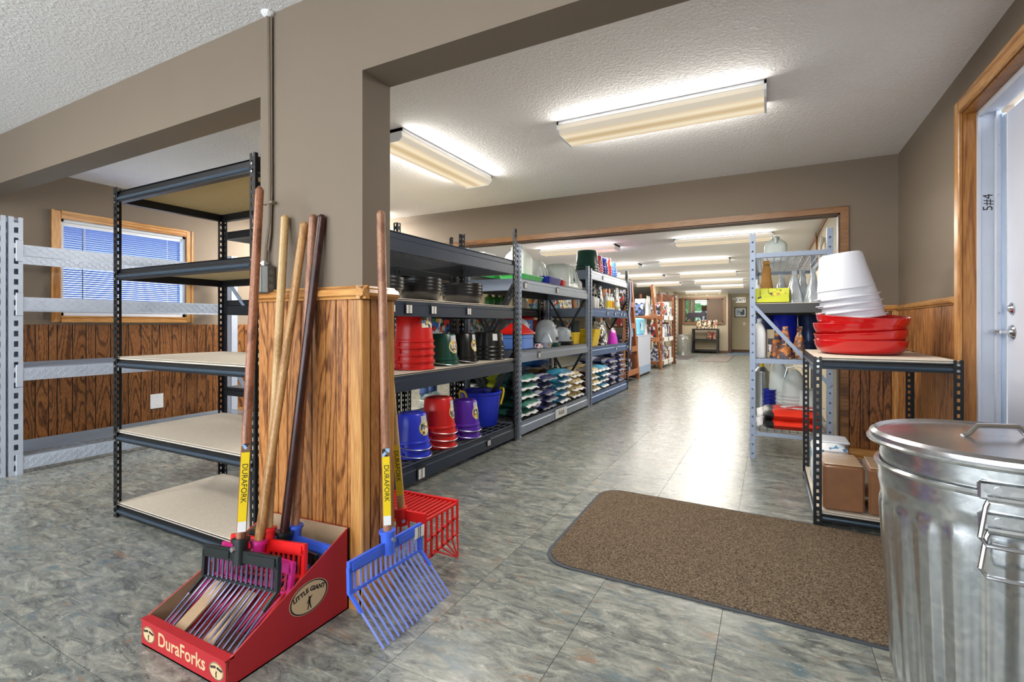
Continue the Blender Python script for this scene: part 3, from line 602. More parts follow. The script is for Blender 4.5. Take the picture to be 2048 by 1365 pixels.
def upturned(kind, label, x, y, z, rt, rb_, h, mat_, sticker=True, bail=True, ang=0.0, group=None, ridges=1, rect=False):
    """one bucket standing on its rim: rim radius rt at the shelf, base radius rb_ on top"""
    t_ = thing(kind, label, 'bucket', (x, y, z), random.uniform(-.15, .15), group)
    R = lambda q: rt+(rb_-rt)*q/h
    pr_ = [(rt-.006, .0), (rt+.007, .0), (rt+.008, .007), (rt+.007, .014), (R(.016), .016), (R(.04), .04)]
    if ridges: pr_ += [(R(.045)+.006, .045), (R(.056)+.006, .056), (R(.062), .062)]
    pr_ += [(R(h*.6), h*.6), (R(h-.012), h-.012), (rb_-.006, h-.002), (rb_-.016, h), (rb_-.028, h), (rb_-.032, h-.006), (.001, h-.006)]
    obj('body', MB().lathe(pr_, 28), mat_, t_)
    for s in (0, PI):
        a = ang+PI/2+s; obj('ear', MB().bbox(-.016, .016, -.006, .012, .012, .048, .004).xf(Matrix.Rotation(a-PI/2, 4, 'Z') @ Matrix.Translation((0, rt, 0))), mat_, t_)
    if bail:
        pts = [((rt+.014)*math.cos(ang+PI/2+PI*k/14), (rt+.014)*math.sin(ang+PI/2+PI*k/14), .028-.024*math.sin(PI*k/14)) for k in range(15)]
        pts = [(-p[0] if False else p[0], p[1], p[2]) for p in pts]
        m_ = MB().tube([(Matrix.Rotation(PI, 3, 'Z') @ Vector(p)) for p in pts], .0028, 6); obj('bail', m_, WIRE, t_)
    if sticker:
        if rect: obj('sticker', patch(MB(), R(h*.62), R(h*.94), h*.62, h*.94, ang-.25, ang+.55, 8), STICK, t_)
        else:
            zc, rr0 = h*.60, .052
            def disc(rad, lift, mt):
                m_ = MB(); K = 8
                for k in range(K):
                    a_, b_ = -1+2*k/K, -1+2*(k+1)/K; w_ = rad*math.sqrt(max(.02, 1-((a_+b_)/2)**2))/R(zc); patch(m_, R(zc+a_*rad), R(zc+b_*rad), zc+a_*rad, zc+b_*rad, ang-w_, ang+w_, 8, lift)
                return obj('sticker', m_, mt, t_)
            obj('sticker', patch(MB(), R(zc+.02), R(zc+.085), zc+.02, zc+.085, ang-.034/R(zc), ang+.034/R(zc), 6, .0008), M('sticker_head', (196,200,214), .4), t_)
            disc(rr0, .0014, M('sticker_rim', (236,220,150), .4)); disc(rr0*.86, .0022, STICK)
    return t_
ORD = ['topmost', 'second from top', 'third from top', 'fourth from top', 'fifth from top', 'sixth from top', 'seventh from top']
def bucket_stack(kind, what, where, n, x, y, z, rt, rb_, h, mat_, dz=.05, ang=0.0, group=None, **kw):
    for i in range(n):
        k = n-1-i
        lab = f'{what}, {ORD[k]} of stack {where}' if n > 1 else f'{what} upturned {where}'
        upturned(kind, lab, x, y, z+i*dz, rt, rb_, h, mat_, sticker=kw.get('sticker', True) and k == 0, bail=kw.get('bail', True), ang=ang, group=group, rect=kw.get('rect', False))
bucket_stack('bucket', 'blue bucket', 'on the bottom black shelf', 2, -2.255, 2.775, .160, .125, .098, .25, BLU, .055, .15, 'upturned buckets')
bucket_stack('bucket', 'red bucket', 'on the bottom black shelf', 3, -2.255, 3.09, .160, .132, .106, .27, RED, .052, .25, 'upturned buckets')
bucket_stack('bucket', 'purple bucket', 'on the bottom black shelf', 2, -2.255, 3.45, .160, .130, .104, .25, PUR, .055, .2, 'upturned buckets')
bucket_stack('flat_back_bucket', 'big red bucket', 'on the middle black shelf', 4, -2.27, 2.815, .774, .142, .122, .235, RED, .05, -.1, 'upturned buckets', rect=True, bail=False)
bucket_stack('bucket', 'dark green bucket', 'next to the red stack on the middle shelf', 1, -2.27, 3.175, .774, .118, .094, .245, GRN, .05, .1, 'upturned buckets')
bucket_stack('bucket', 'black bucket', 'between the green bucket and the black pans', 1, -2.27, 3.46, .774, .118, .094, .245, BLK, .05, .2, 'upturned buckets')
# open blue tub with yellow rope handles
t_ = thing('muck_tub', 'large open blue tub with yellow rope handles on the bottom black shelf', 'tub', (-2.385, 3.93, .160))
obj('body', MB().lathe([(.001,.01),(.15,.0),(.158,.01),(.186,.29),(.198,.294),(.200,.308),(.192,.314),(.180,.306),(.152,.02),(.001,.016)], 36), BLU, t_)
for a in (-1.9, .9):
    c_, s_ = math.cos(a), math.sin(a); R_ = Matrix.Rotation(a, 4, 'Z')
    obj('rope_handle', MB().tube([R_ @ Vector(p) for p in ((.181,-.05,.18),(.2,-.052,.25),(.212,-.05,.30),(.216,-.03,.325),(.216,.03,.325),(.212,.05,.30),(.2,.052,.25),(.181,.05,.18))], .010, 8), YEL, t_)
# black rubber pans nested upright
def pan(label, x, y, z, r, h, mat_=BLK, group='nested black rubber pans', name='rubber_pan', ribs=True):
    t_ = thing(name, label, 'pan', (x, y, z), random.random(), group)
    obj('body', MB().lathe([(.001,.004),(r*.80,.0),(r*.84,.006),(r*.95,h-.03),(r*.99,h-.026),(r,h-.012),(r*.985,h),(r*.95,h-.004),(r*.92,h-.03),(r*.80,.012),(.001,.012)], 36), mat_, t_); return t_
for nm, y, r, n in (('left', 2.60, .165, 3), ('middle', 3.04, .168, 4), ('right', 3.62, .182, 4)):
    for i in range(n):
        pan({'left': 'black rubber pan in cut-off stack next to the pillar, ', 'middle': 'black rubber pan in the middle stack of three, ', 'right': 'black rubber pan in stack beside the green jars, '}[nm]+ORD[n-1-i], -2.39, y, 1.262+i*.026, r, .105)
for i in range(4):   # upturned black tubs
    k = 3-i; t_ = thing('feed_tub', f'black feed tub, {ORD[k]} of upturned pile beside rack post', 'tub', (-2.29, 3.90, .774+i*.036), 0, 'upturned black feed tubs')
    obj('body', MB().lathe([(.142,0),(.154,0),(.157,.006),(.154,.013),(.147,.016),(.128,.138),(.118,.142),(.001,.142)], 32), BLK, t_)
    if k == 0:
        for a in (-.55, .25): obj('sticker', MB().lathe([(.1,0),(.1,.001)], 3) and patch(MB(), .139, .131, .065, .125, a-.17, a+.17, 8), M('oval_sticker', (222,226,224), .4) if a < 0 else STICK, t_)
# ---- generic containers
def jug(label, x, y, z, w_, d, h, mat_=None, cap=WHITE, group=None, name='jug', handle=True, rz=0, cat='jug'):
    t_ = thing(name, label, cat, (x, y, z), rz, group); mat_ = mat_ or MILK
    hw, hd = w_/2, d/2
    obj('body', MB().loft([(hw*.92, hd*.92, 0, 5), (hw, hd, .01, 5), (hw, hd, h*.60, 5), (hw*.93, hd*.93, h*.70, 4), (hw*.62, hd*.62, h*.83, 3), (hw*.3, hd*.3, h*.9, 2), (hw*.28, hd*.28, h*.93, 2)], 28), mat_, t_)
    obj('cap', MB().lathe([(hw*.34, h*.915), (hw*.36, h*.925), (hw*.36, h*.99), (hw*.3, h), (.001, h)], 16), cap, t_)
    if handle: obj('handle', MB().tube([(0, -hd*.30, h*.91), (0, -hd*.72, h*.95), (0, -hd*1.02, h*.86), (0, -hd*1.0, h*.70)], hw*.13, 8), mat_, t_)
    return t_
def bin_(label, x, y, z, w_, d, h, mat_, name='bin', group=None, rz=0, cat='bin', taper=.88):
    t_ = thing(name, label, cat, (x, y, z), rz, group); hw, hd = w_/2, d/2
    obj('body', MB().loft([(hw*taper, hd*taper, 0, 8), (hw*.97, hd*.97, h*.86, 8), (hw, hd, h*.88, 8), (hw, hd, h, 8), (hw*.93, hd*.93, h, 8), (hw*(taper-.05), hd*(taper-.05), .012, 8)], 32), mat_, t_); return t_
def bottle(label, x, y, z, r, h, mat_, cap, name='bottle', group=None, lab=None):
    t_ = thing(name, label, 'bottle', (x, y, z), 0, group)
    obj('body', MB().lathe([(.001,0),(r*.94,0),(r,.006),(r,h*.62),(r*.85,h*.72),(r*.36,h*.82),(r*.34,h*.86)], 18), mat_, t_)
    obj('cap', MB().lathe([(r*.42,h*.85),(r*.42,h*.98),(r*.36,h),(.001,h)], 14), cap, t_)
    if lab: obj('label', patch(MB(), r, r, h*.12, h*.52, -1.2, 1.2, 12), lab, t_)
    return t_
def pouch(label, x, y, z, w_, d, h, mat_, name='pouch', group=None, rz=0, cat='bag', lean=0, top=None, pinch=.12):
    t_ = thing(name, label, cat, (x, y, z), rz, group); hw, hd = w_/2, d/2
    secs = []
    for k in range(8):
        q = k/7; secs.append((hw*(1-pinch*(q*q if pinch < .2 else q))+random.uniform(-.004, .004), hd*((1-q)**.7)+.004, h*q, 3.2, random.uniform(-.004, .004), lean*q*h+random.uniform(-.005, .005)))
    obj('body', MB().loft(secs, 26), mat_, t_, sharp=50)
    obj('top_seal', MB().box(-hw*(1-pinch), hw*(1-pinch), lean*h-.004, lean*h+.004, h-.004, h+.03), top or mat_, t_); return t_
def feed_bag(label, x, y, z, L_, W_, T_, mat_, seal, rz=0, group=None, sag=0.0, tiltx=0):
    """plump bag lying flat; local x is the length, the sealed end faces +x"""
    t_ = thing('feed_bag', label, 'feed bag', (x, y, z), rz, group); t_.rotation_euler = (tiltx, 0, rz)
    nu, nv = 12, 9; top = []; bot = []; ph = random.random()*6
    for i in range(nu+1):
        u = -1+2*i/nu
        for j in range(nv+1):
            v = -1+2*j/nv
            e = max(0, (1-abs(u)**5))*max(0, (1-abs(v)**3.4)); e = e**.45
            wr = .010*math.sin(9*u+ph)*math.cos(7*v+ph)*e+random.uniform(-.003, .003)*e
            xx = u*L_/2*(1-.02*abs(v)**2); yy = v*W_/2*(1-.10*(abs(u)**5))
            top.append((xx, yy, T_*.5+T_*.5*e+wr)); bot.append((xx, yy, T_*.5-T_*.5*e))
    m_ = MB(); n1 = nv+1; fs = []
    for i in range(nu):
        for j in range(nv):
            a = i*n1+j; fs.append((a, a+n1, a+n1+1, a+1))
    m_.add(top, fs); m_.add(bot, [f[::-1] for f in fs]); obj('body', m_, mat_, t_, sharp=80)
    for s in (1, -1):
        vs = []; k = 12
        for q in range(k+1):
            yy = (-1+2*q/k)*W_*.45; wv = .0045*math.sin(q*1.3+ph)
            vs += [(s*(L_/2-.012), yy, T_*.5+wv-.001), (s*(L_/2+.026), yy, T_*.5-.018+wv*1.6-.001), (s*(L_/2+.026), yy, T_*.5-.018+wv*1.6+.002), (s*(L_/2-.012), yy, T_*.5+wv+.002)]
        f2 = []
        for q in range(k):
            for p in range(4): f2.append((q*4+p, q*4+(p+1) % 4, (q+1)*4+(p+1) % 4, (q+1)*4+p))
        obj('seal', MB().add(vs, f2), seal, t_, sharp=80)
    return t_
SEALW = M('bag_seal_white', (226,228,230), .5); SEALD = M('bag_seal_dark', (60,66,96), .45)
def bagmat(name, c): return band_mat(name, c, 0, .05, 16, .42)
BTEAL = bagmat('bag_teal', [(-.3,(40,60,52)),(-.12,(190,200,60)),(-.02,(50,110,100)),(.12,(24,34,40)),(.2,(62,132,118)),(.3,(230,232,232))])
BNAVY = bagmat('bag_navy', [(-.3,(30,34,70)),(-.1,(150,160,190)),(.02,(40,44,92)),(.14,(205,208,224)),(.2,(44,48,104)),(.3,(40,40,80))])
BTAN = bagmat('bag_tan_blue', [(-.3,(60,110,150)),(-.15,(200,168,96)),(-.02,(96,66,44)),(.08,(70,170,205)),(.22,(46,120,160)),(.3,(235,235,235))])
BBRN = bagmat('bag_brown', [(-.3,(70,52,40)),(-.1,(214,190,120)),(.05,(92,70,52)),(.18,(220,200,150)),(.25,(70,50,40)),(.3,(232,232,230))])
BBLU = bagmat('bag_deep_blue', [(-.3,(16,60,110)),(-.05,(26,104,160)),(.1,(20,70,130)),(.22,(120,170,60)),(.3,(30,60,110))])
BGRP = 'feed bags piled on the bottom shelves'
for cname, y, n, mt, sl, Wd, T_ in (('teal and white feed bag, near end of grey rack', 4.50, 5, BTEAL, SEALW, .42, .092), ('navy feed bag in grey rack next to teal pile', 4.97, 5, BNAVY, SEALD, .40, .082), ('tan and blue feed bag in grey rack above its sign', 5.44, 5, BTAN, SEALW, .42, .086), ('brown feed bag in grey rack by its far post', 5.91, 4, BBRN, SEALW, .42, .09)):
    for i in range(n):
        feed_bag(f'{cname}, {ORD[n-1-i]}', -2.40+random.uniform(-.03, .04), y+random.uniform(-.022, .022), .155+i*(T_*.93), .52, Wd, T_, mt, sl, random.uniform(-.12, .12), BGRP)
for y, lab in ((4.6, 'deep blue feed bag lying across the top of the teal pile'), (5.2, 'deep blue feed bag lying across the top of the navy pile')):
    feed_bag(lab, -2.50, y, .155+5*.088, .42, .40, .08, BBLU, SEALD, .05, BGRP)
for cname, y, n, mt, sl in (('brown feed bag, near end of blue rack', 6.58, 4, BBRN, SEALW), ('tan and blue feed bag in blue rack', 7.02, 4, BTAN, SEALW), ('navy feed bag in blue rack beside tan pile', 7.46, 5, BNAVY, SEALD), ('navy feed bag, far end of blue rack', 7.92, 6, BNAVY, SEALD)):
    for i in range(n):
        feed_bag(f'{cname}, {ORD[n-1-i]}', -2.40+random.uniform(-.02, .02), y+random.uniform(-.015, .015), .155+i*.082, .52, .41, .088, mt, sl, random.uniform(-.12, .12), BGRP)
# ---- grey rack, top shelf
jug('tall milky square jug at the near end of the grey rack top shelf', -2.34, 4.62, 1.565, .24, .26, .36, MILK, BLACK)
bin_('green shallow tray under the milky square jug', -2.30, 4.62, 1.537, .30, .56, .06, GREEN, 'tray', cat='tray')
bin_('navy blue tray beside the green one on the top shelf', -2.26, 5.15, 1.537, .26, .42, .085, NAVY, 'tray', cat='tray')
bin_('small red tray wedged between the blue tray and a clear cover', -2.22, 5.44, 1.537, .16, .12, .075, RED, 'tray', cat='tray')
def cover(label, x, y, z, w_, d, h, mat_=CLEAR, rz=0):
    t_ = thing('animal_carrier_cover', label, 'cover', (x, y, z), rz); hw, hd = w_/2, d/2
    obj('shell', MB().loft([(hw, hd, 0, 6), (hw*1.03, hd*1.03, .006, 6), (hw*1.03, hd*1.03, .022, 6), (hw*.97, hd*.97, .026, 6), (hw*.94, hd*.93, .06, 6), (hw*.965, hd*.955, .064, 6), (hw*.9, hd*.88, h*.6, 5), (hw*.76, hd*.74, h*.9, 4), (hw*.6, hd*.6, h, 4)], 36), mat_, t_)
    for k in (-1, 0, 1): obj('rib', MB().bar((hw*1.0, k*hd*.45, .07), (hw*.86, k*hd*.4, h*.7), .03, .012, (0,1,0)), mat_, t_)
    obj('decal', MB().box(hw*.955, hw*.975, -.03, .03, h*.3, h*.42).xf(Matrix.Rotation(0, 4, 'Z')), INK, t_)
    return t_
cover('cloudy plastic cover behind the navy tray on the top shelf', -2.50, 5.28, 1.537, .34, .46, .30)
cover('large cloudy plastic cover at the far end of the top shelf', -2.36, 5.82, 1.537, .42, .46, .31)
jug('small white jug beside the far post of the grey rack', -2.22, 6.12, 1.537, .09, .09, .15, WHITE, WHITE)
# ---- grey rack, middle shelf
t_ = thing('poultry_feeder', 'red roofed light blue feeder at the near end of the middle shelf', 'feeder', (-2.31, 4.52, .837))
obj('base', MB().loft([(.13,.15,0,6),(.14,.16,.01,6),(.135,.155,.11,6),(.14,.16,.115,6),(.14,.16,.15,6),(.12,.14,.16,6)], 28), LBLU, t_)
obj('lid', MB().loft([(.152,.172,.155,8),(.15,.17,.168,8),(.03,.05,.275,4),(.02,.03,.285,3)], 28), RED, t_)
t_ = thing('soap_bar_pile', 'small red and white packet beside the blue feeder base', 'packet', (-2.16, 4.74, .837)); obj('body', MB().bbox(-.03,.03,-.05,.05,0,.05,.008), print_mat('packet_print', [(220,220,220),(200,40,40),(40,60,140),(236,236,236)], 50), t_)
def waterer(label, x, y, z, r, h, rz=0, tray=None):
    t_ = thing('dome_waterer', label, 'waterer', (x, y, z), rz)
    obj('dome', MB().lathe([(r*1.0,.045),(r,.05),(r*.99,h*.5),(r*.9,h*.74),(r*.66,h*.92),(r*.3,h),(.001,h*1.005)], 28), GREYJ, t_)
    obj('tray', MB().lathe([(.001,.0),(r*1.12,.0),(r*1.2,.01),(r*1.22,.042),(r*1.17,.045),(r*1.12,.02),(.001,.018)], 28), tray or WHITE, t_)
    for a in (-.5, .1, .6): obj('stud', MB().cyl((r*.9*math.cos(a), r*.9*math.sin(a), h*.76), (r*.97*math.cos(a), r*.97*math.sin(a), h*.775), .008, n=8), WHITE, t_)
    obj('decal', patch(MB(), r, r, h*.3, h*.46, -.25, .25), INK, t_); return t_
waterer('grey dome waterer behind the feeder with the red roof', -2.52, 4.98, .837, .135, .32)
waterer('grey dome waterer on a dark green tray in the middle of the shelf', -2.29, 5.26, .837, .13, .24, 0, GRN)
waterer('tall grey dome waterer on a blue tray', -2.42, 5.52, .837, .135, .31, 0, BLU)
waterer('grey dome waterer on a black tray next to the yellow bin', -2.29, 5.72, .837, .12, .22, 0, BLK)
t_ = thing('packaged_bowl', 'clear wrapped bowl in front of the grey waterers', 'bowl', (-2.17, 4.96, .837)); obj('body', MB().lathe([(.001,0),(.05,0),(.075,.06),(.07,.062),(.03,.15),(.001,.16)], 20), M('shrink_wrap', (170,182,196), .2), t_); obj('label', patch(MB(), .058, .068, .02, .045, -.8, .8), STICK, t_)
bin_('flat yellow bin at the far end of the grey rack middle shelf', -2.34, 6.02, .837, .30, .26, .15, YEL)
# ---- blue rack
for y, what, mt, r, h, n in ((6.62,'dark green bucket',GRN,.165,.26,2),(7.0,'pink bucket',PNK,.11,.20,3),(7.27,'navy bucket',NAVY,.11,.20,3),(7.52,'red bucket',RED,.09,.18,4),(7.76,'light blue bucket',LBLU,.11,.18,3)):
    bucket_stack('bucket', what, 'on top of the blue rack', n, -2.27, y, 1.829, r, r*.82, h, mt, .035, .2, 'buckets on top of the blue rack', bail=False)
pouch('white wrapped packet beside the light blue buckets at the end of the top shelf', -2.22, 8.02, 1.829, .10, .06, .09, WHITE)
for k, y in enumerate((6.62, 6.74)): bottle(f'white bottle on blue rack upper shelf, {["left", "right"][k]} of the pair', -2.18, y, 1.316, .045, .20, WHITE, BLACK)
PRN1 = print_mat('zebra_print', [(30,30,36),(226,226,228),(60,62,80),(236,236,236),(40,40,44),(200,196,180)], 26)
PRN2 = print_mat('silver_bag_print', [(214,216,220),(150,156,166),(236,238,240),(90,96,108),(200,190,120)], 22)
pouch('black and white patterned bag standing next to the white bottles', -2.18, 6.95, 1.316, .12, .08, .30, PRN1, rz=PI/2)
pouch('dark glove shaped bag behind the patterned one', -2.32, 7.1, 1.316, .12, .08, .36, PRN1, rz=PI/2)
for k, (y, m2) in enumerate(((7.2, YEL), (7.34, YEL), (7.47, M('amber', (190,120,30), .3)))): bottle(f'white topped yellow bottle on the blue rack, {["left", "middle", "right"][k]} one of three', -2.17, y, 1.316, .05, .25, M('bottle_white', (226,230,228), .3), WHITE, lab=m2)
pouch('tall white and green bag at the end of the blue rack upper shelf', -2.18, 7.82, 1.316, .17, .09, .36, PRN2, rz=PI/2)
pouch('wooden brush display card behind the bottles', -2.60, 7.0, 1.316, .16, .05, .34, M('amber_wood', (176,104,44), .5), rz=PI/2)
for k in range(4): bin_(f'yellow scoop bin, {ORD[3-k]} of pile, near end of blue rack', -2.27+.012*k, 6.66, .784+k*.055, .24, .32, .075, YEL, 'scoop_bin', 'yellow scoop bins')
pouch('black and white zebra bag beside the yellow bins', -2.22, 7.12, .784, .22, .14, .30, PRN1, rz=PI/2)
pouch('grey camouflage bag behind the zebra one', -2.40, 7.42, .784, .24, .14, .32, PRN2, rz=PI/2)
pouch('bright purple bag in clear wrap on the blue rack', -2.2, 7.66, .784, .26, .14, .22, M('magenta_bag', (196,30,190), .3), rz=PI/2, top=PRN2)
pouch('clear wrapped bundle above the purple bag', -2.42, 7.85, .784, .28, .14, .34, PRN2, rz=PI/2)
# ---- things glimpsed on the second row
TOYP = print_mat('toy_box_print', [(230,230,232),(236,180,40),(60,110,190),(214,60,50),(60,140,80),(40,44,60),(120,190,220),(240,240,240)], 24)
for k, (y, w_, h) in enumerate(((3.55,.3,.22),(3.9,.28,.26),(4.35,.34,.24),(4.72,.3,.28),(5.05,.26,.26))):
    t_ = thing('toy_box', ['printed toy box at the near end of the rear rack', 'printed toy box seen between the braces', 'printed toy box behind the green bucket', 'printed toy box behind the black bucket', 'printed toy box left of the grey jug'][k], 'box', (-3.0, y, .953), 0, 'toy boxes on the rear rack')
    obj('body', MB().bbox(-.1, .1, -w_/2, w_/2, 0, h, .003), TOYP, t_); obj('green_base_strip', MB().box(.1, .102, -w_/2+.01, w_/2-.01, .004, .06), GREEN if k % 2 == 0 else WHITE, t_)
jug('round grey jug on the rear rack above the black feed tubs', -3.02, 5.46, .953, .30, .30, .22, GREYJ, GREYJ, handle=False)
t_ = thing('poultry_feeder', 'red roofed blue feeder on the rear rack behind the rack post', 'feeder', (-2.98, 5.88, .953)); obj('base', MB().loft([(.15,.17,0,6),(.16,.18,.01,6),(.155,.175,.2,6)], 28), LBLU, t_); obj('lid', MB().loft([(.17,.2,.2,8),(.168,.195,.215,8),(.05,.08,.32,4)], 28), RED, t_)
for k, y in enumerate((5.25, 5.72)): bin_(['green tray on the high rear shelf, nearer one', 'green tray on the high rear shelf, farther one'][k], -3.05, y, 1.622, .36, .44, .09, GREEN, 'tray', cat='tray')
for k, y in enumerate((5.15, 5.32, 5.5)): bottle(f'green jar on the rear rack, {["nearest", "middle", "farthest"][k]} of three', -3.0, y, 1.303, .065, .16, M('jar_green', (40,120,50), .25), BLK)
for k, y in enumerate((5.9, 6.05)): bottle(f'white tin on the rear rack, {["nearer", "farther"][k]} of two', -2.98, y, 1.303, .06, .17, WHITE, WHITE)
for k, (y, mt) in enumerate(((6.55, TOYP), (6.85, PRN1), (7.2, TOYP), (7.6, PRN2), (7.95, TOYP))):
    t_ = thing('boxed_goods', f'printed carton on the rear rack behind the blue rack, {["nearest", "second", "third", "fourth", "farthest"][k]} one', 'box', (-3.0, y, 1.303), 0, 'cartons behind the blue rack'); obj('body', MB().bbox(-.1,.1,-.13,.13,0,.24,.003), mt, t_); obj('lid_tape', MB().box(-.1,.1,-.02,.02,.24,.2415), KRAFT, t_)
for k, (y, mt) in enumerate(((6.6, RED), (7.05, M('teal_crate', (30,60,66), .5)), (7.5, TOYP), (7.9, M('teal_crate', (30,60,66), .5)))):
    bin_(f'crate on the lower rear shelf behind the blue rack, {["nearest", "second", "third", "farthest"][k]}', -3.05, y, .953, .34, .34, .2, mt, 'crate', cat='crate')
for j in range(3):
    for k, (y, c_) in enumerate(((5.05, 'bag_black'), (5.5, 'bag_black2'), (5.95, 'bag_black'))):
        feed_bag(f'dark feed bag on the bottom rear shelf, {["nearest", "middle", "farthest"][k]} pile, {ORD[2-j]}', -3.1, y, .165+.13*j, .5, .42, .14, bagmat(c_, [(-.3,(24,26,26)),(.0,(30,44,34)),(.14,(150,150,60) if c_ == 'bag_black' else (60,110,110)),(.2,(28,30,30)),(.3,(30,30,30))]), SEALD, random.uniform(-.06,.06), 'bags on the bottom rear shelf')
t_ = thing('white_boxes', 'white folded carton on top of the rear rack below the opening', 'carton', (-3.05, 5.0, 1.735)); obj('body', MB().bbox(-.16,.16,-.2,.2,0,.12,.003).bbox(-.12,.14,-.12,.16,.12,.2,.003), WHITE, t_)
# ================================================================ display box and forks
YLAB = M('yellow_label', (236,206,20), .45); HW = {}
def handle_wood(k):
    c = {'red': ((104,62,42),(142,90,64),(168,112,82)), 'light': ((186,146,92),(214,178,124),(228,196,146)), 'tan': ((160,112,66),(194,146,92),(212,168,116)), 'rose': ((132,88,66),(164,116,88),(184,138,108)), 'dark': ((34,14,14),(52,22,20),(70,34,30))}[k]
    return wood('handle_'+k, *c, rough=.3, ringscale=6, axis='z', contrast=.6, zs=4)
def fork(label, mat_, sock, top, across, bend, hw, width=.40, n=16, drop=.085, lab=None, labrange=(.1,.36), r=.0052, metal=None, labside=None):
    S = Vector(sock); T = Vector(top); h = (T-S).normalized(); ac = Vector(across); ac = (ac-h*ac.dot(h)).normalized(); bd = Vector(bend)
    fw = (Vector((0,0,0))-0*h); f_ = bd-h*bd.dot(h); f_ = (f_-ac*f_.dot(ac)).normalized()
    t_ = thing('manure_fork', label, 'manure fork', tuple(S))
    q = lambda v: v      # parts are in coordinates relative to the socket
    o = Vector((0,0,0)); bar = o-h*.028
    tm = metal or mat_
    m_ = MB().bar(bar-ac*width/2, bar+ac*width/2, .014, .040, h); m_.bar(bar-ac*width*.47+f_*.009, bar-ac*.05+f_*.009, .004, .026, h); m_.bar(bar+ac*.05+f_*.009, bar+ac*width*.47+f_*.009, .004, .026, h)
    obj('head_bar', m_, mat_, t_)
    obj('socket', MB().cyl(o-h*.055, o+h*.02, .024, .026, 16).cyl(o+h*.02, o+h*.032, .031, .031, 16), mat_, t_)
    obj('bolt', MB().cyl(f_*.02, f_*.034, .009, n=6), ZINC, t_)
    cb = bar-h*drop
    obj('cross_bar', MB().bar(cb-ac*width/2, cb+ac*width/2, .012, .010, h), mat_, t_)
    tme = mesh_of('tine', MB().tube([h*(drop-.012), h*.01, o+bd*.02, bd*.55-h*.0, bd*.93, bd], r, 6, taper=r*.75), [tm])
    ume = mesh_of('tine_rib', MB().bar(h*(drop-.01), o, .007, .010, f_), [mat_])
    for i in range(n):
        a = -width/2+.006+(width-.012)*i/(n-1); p = cb+ac*a; inst('tine', tme, t_, tuple(p))
        if i in (0, n-1): obj('side_rib', MB().bar(p+h*drop, p+h*.0, .016, .014, f_).bar(p, p+bd*.35, .012, .010, f_), mat_, t_)
    obj('handle', MB().tube([o-h*.02, h*(T-S).length*.5, h*((T-S).length-.012), h*((T-S).length-.004), h*(T-S).length], .0165, 14, taper=.0165) if False else MB().cyl(o-h*.02, h*((T-S).length-.012), .0165, .0165, 14).cyl(h*((T-S).length-.012), h*(T-S).length, .0165, .009, 14), hw, t_)
    if lab:
        d = (Vector((0,0,1.094))-S); d = (d-h*d.dot(h)).normalized() if labside is None else Vector(labside).normalized()
        sd = h.cross(d).normalized(); c0 = h*labrange[0]+d*.0172; c1 = h*labrange[1]+d*.0172
        lb = obj('paper_label', MB().bar(c0, c1, .027, .0012, d), YLAB, t_)
        obj('label_foot', MB().bar(c0-h*.035, c0, .027, .0014, d), WHITE, lb); obj('label_picture', MB().bar(c1, c1+h*.03, .027, .0014, d), print_mat('label_pic', [(60,60,70),(120,90,70),(150,190,230),(40,40,40)], 60), lb)
        mid = h*(labrange[0]*.45+labrange[1]*.55)+d*.0182
        text_obj('label_text', lab, .026, INK, frame4(mid, tuple(-h), tuple(d.cross(-h))), lb, .0003)
    return t_
BF = M('fork_black', (24,30,32), .35); RF = M('fork_red', (222,30,30), .35); MF = M('fork_magenta', (208,40,140), .35); UF = M('fork_blue', (64,104,226), .35, var=.05); PF = M('fork_periwinkle', (128,146,228), .3)
TINE_D = M('tine_dark', (84,86,112), .25, .5)
fork('black manure fork with reddish handle at the front of the cardboard box', BF, (-1.664,1.10,.300), (-1.80,1.27,1.64), (1,0,.08), (0,-.15,-.115), handle_wood('red'), .42, 16, .09, 'DURAFORK', (.09,.33), metal=TINE_D)
fork('magenta manure fork with tan handle behind the black one', MF, (-1.655,1.16,.272), (-1.68,1.385,1.51), (1,0,.03), (0,-.19,-.10), handle_wood('tan'), .40, 16, .085, metal=M('tine_pink', (190,70,120), .3, .2))
fork('red manure fork with pale handle in the middle of the box', RF, (-1.662,1.205,.300), (-1.798,1.385,1.55), (1,0,.10), (0,-.2,-.13), handle_wood('light'), .42, 16, .09)
fork('black manure fork with dark brown handle behind the red one', BF, (-1.640,1.255,.272), (-1.585,1.39,1.532), (1,0,0), (0,-.2,-.1), handle_wood('dark'), .38, 16, .085, metal=TINE_D)
fork('blue manure fork with rosy handle at the back of the box', UF, (-1.640,1.305,.280), (-1.636,1.39,1.537), (1,0,-.02), (0,-.2,-.11), handle_wood('rose'), .40, 16, .085, metal=PF)
fork('blue manure fork standing on the floor against the pillar side', UF, (-1.275,1.425,.285), (-1.325,1.442,1.53), (0,1,-.05), (.125,.03,-.168), handle_wood('rose'), .395, 16, .088, 'DURAFORK', (.09,.31), metal=PF)
bt = thing('price_tag', 'white price tag on the end of the blue fork against the pillar', 'price tag', (-1.262,1.60,.248)); obj('card', MB().bar((0,-.03,0), (0,.03,-.003), .045, .001, (1,0,0)), TAG, bt)
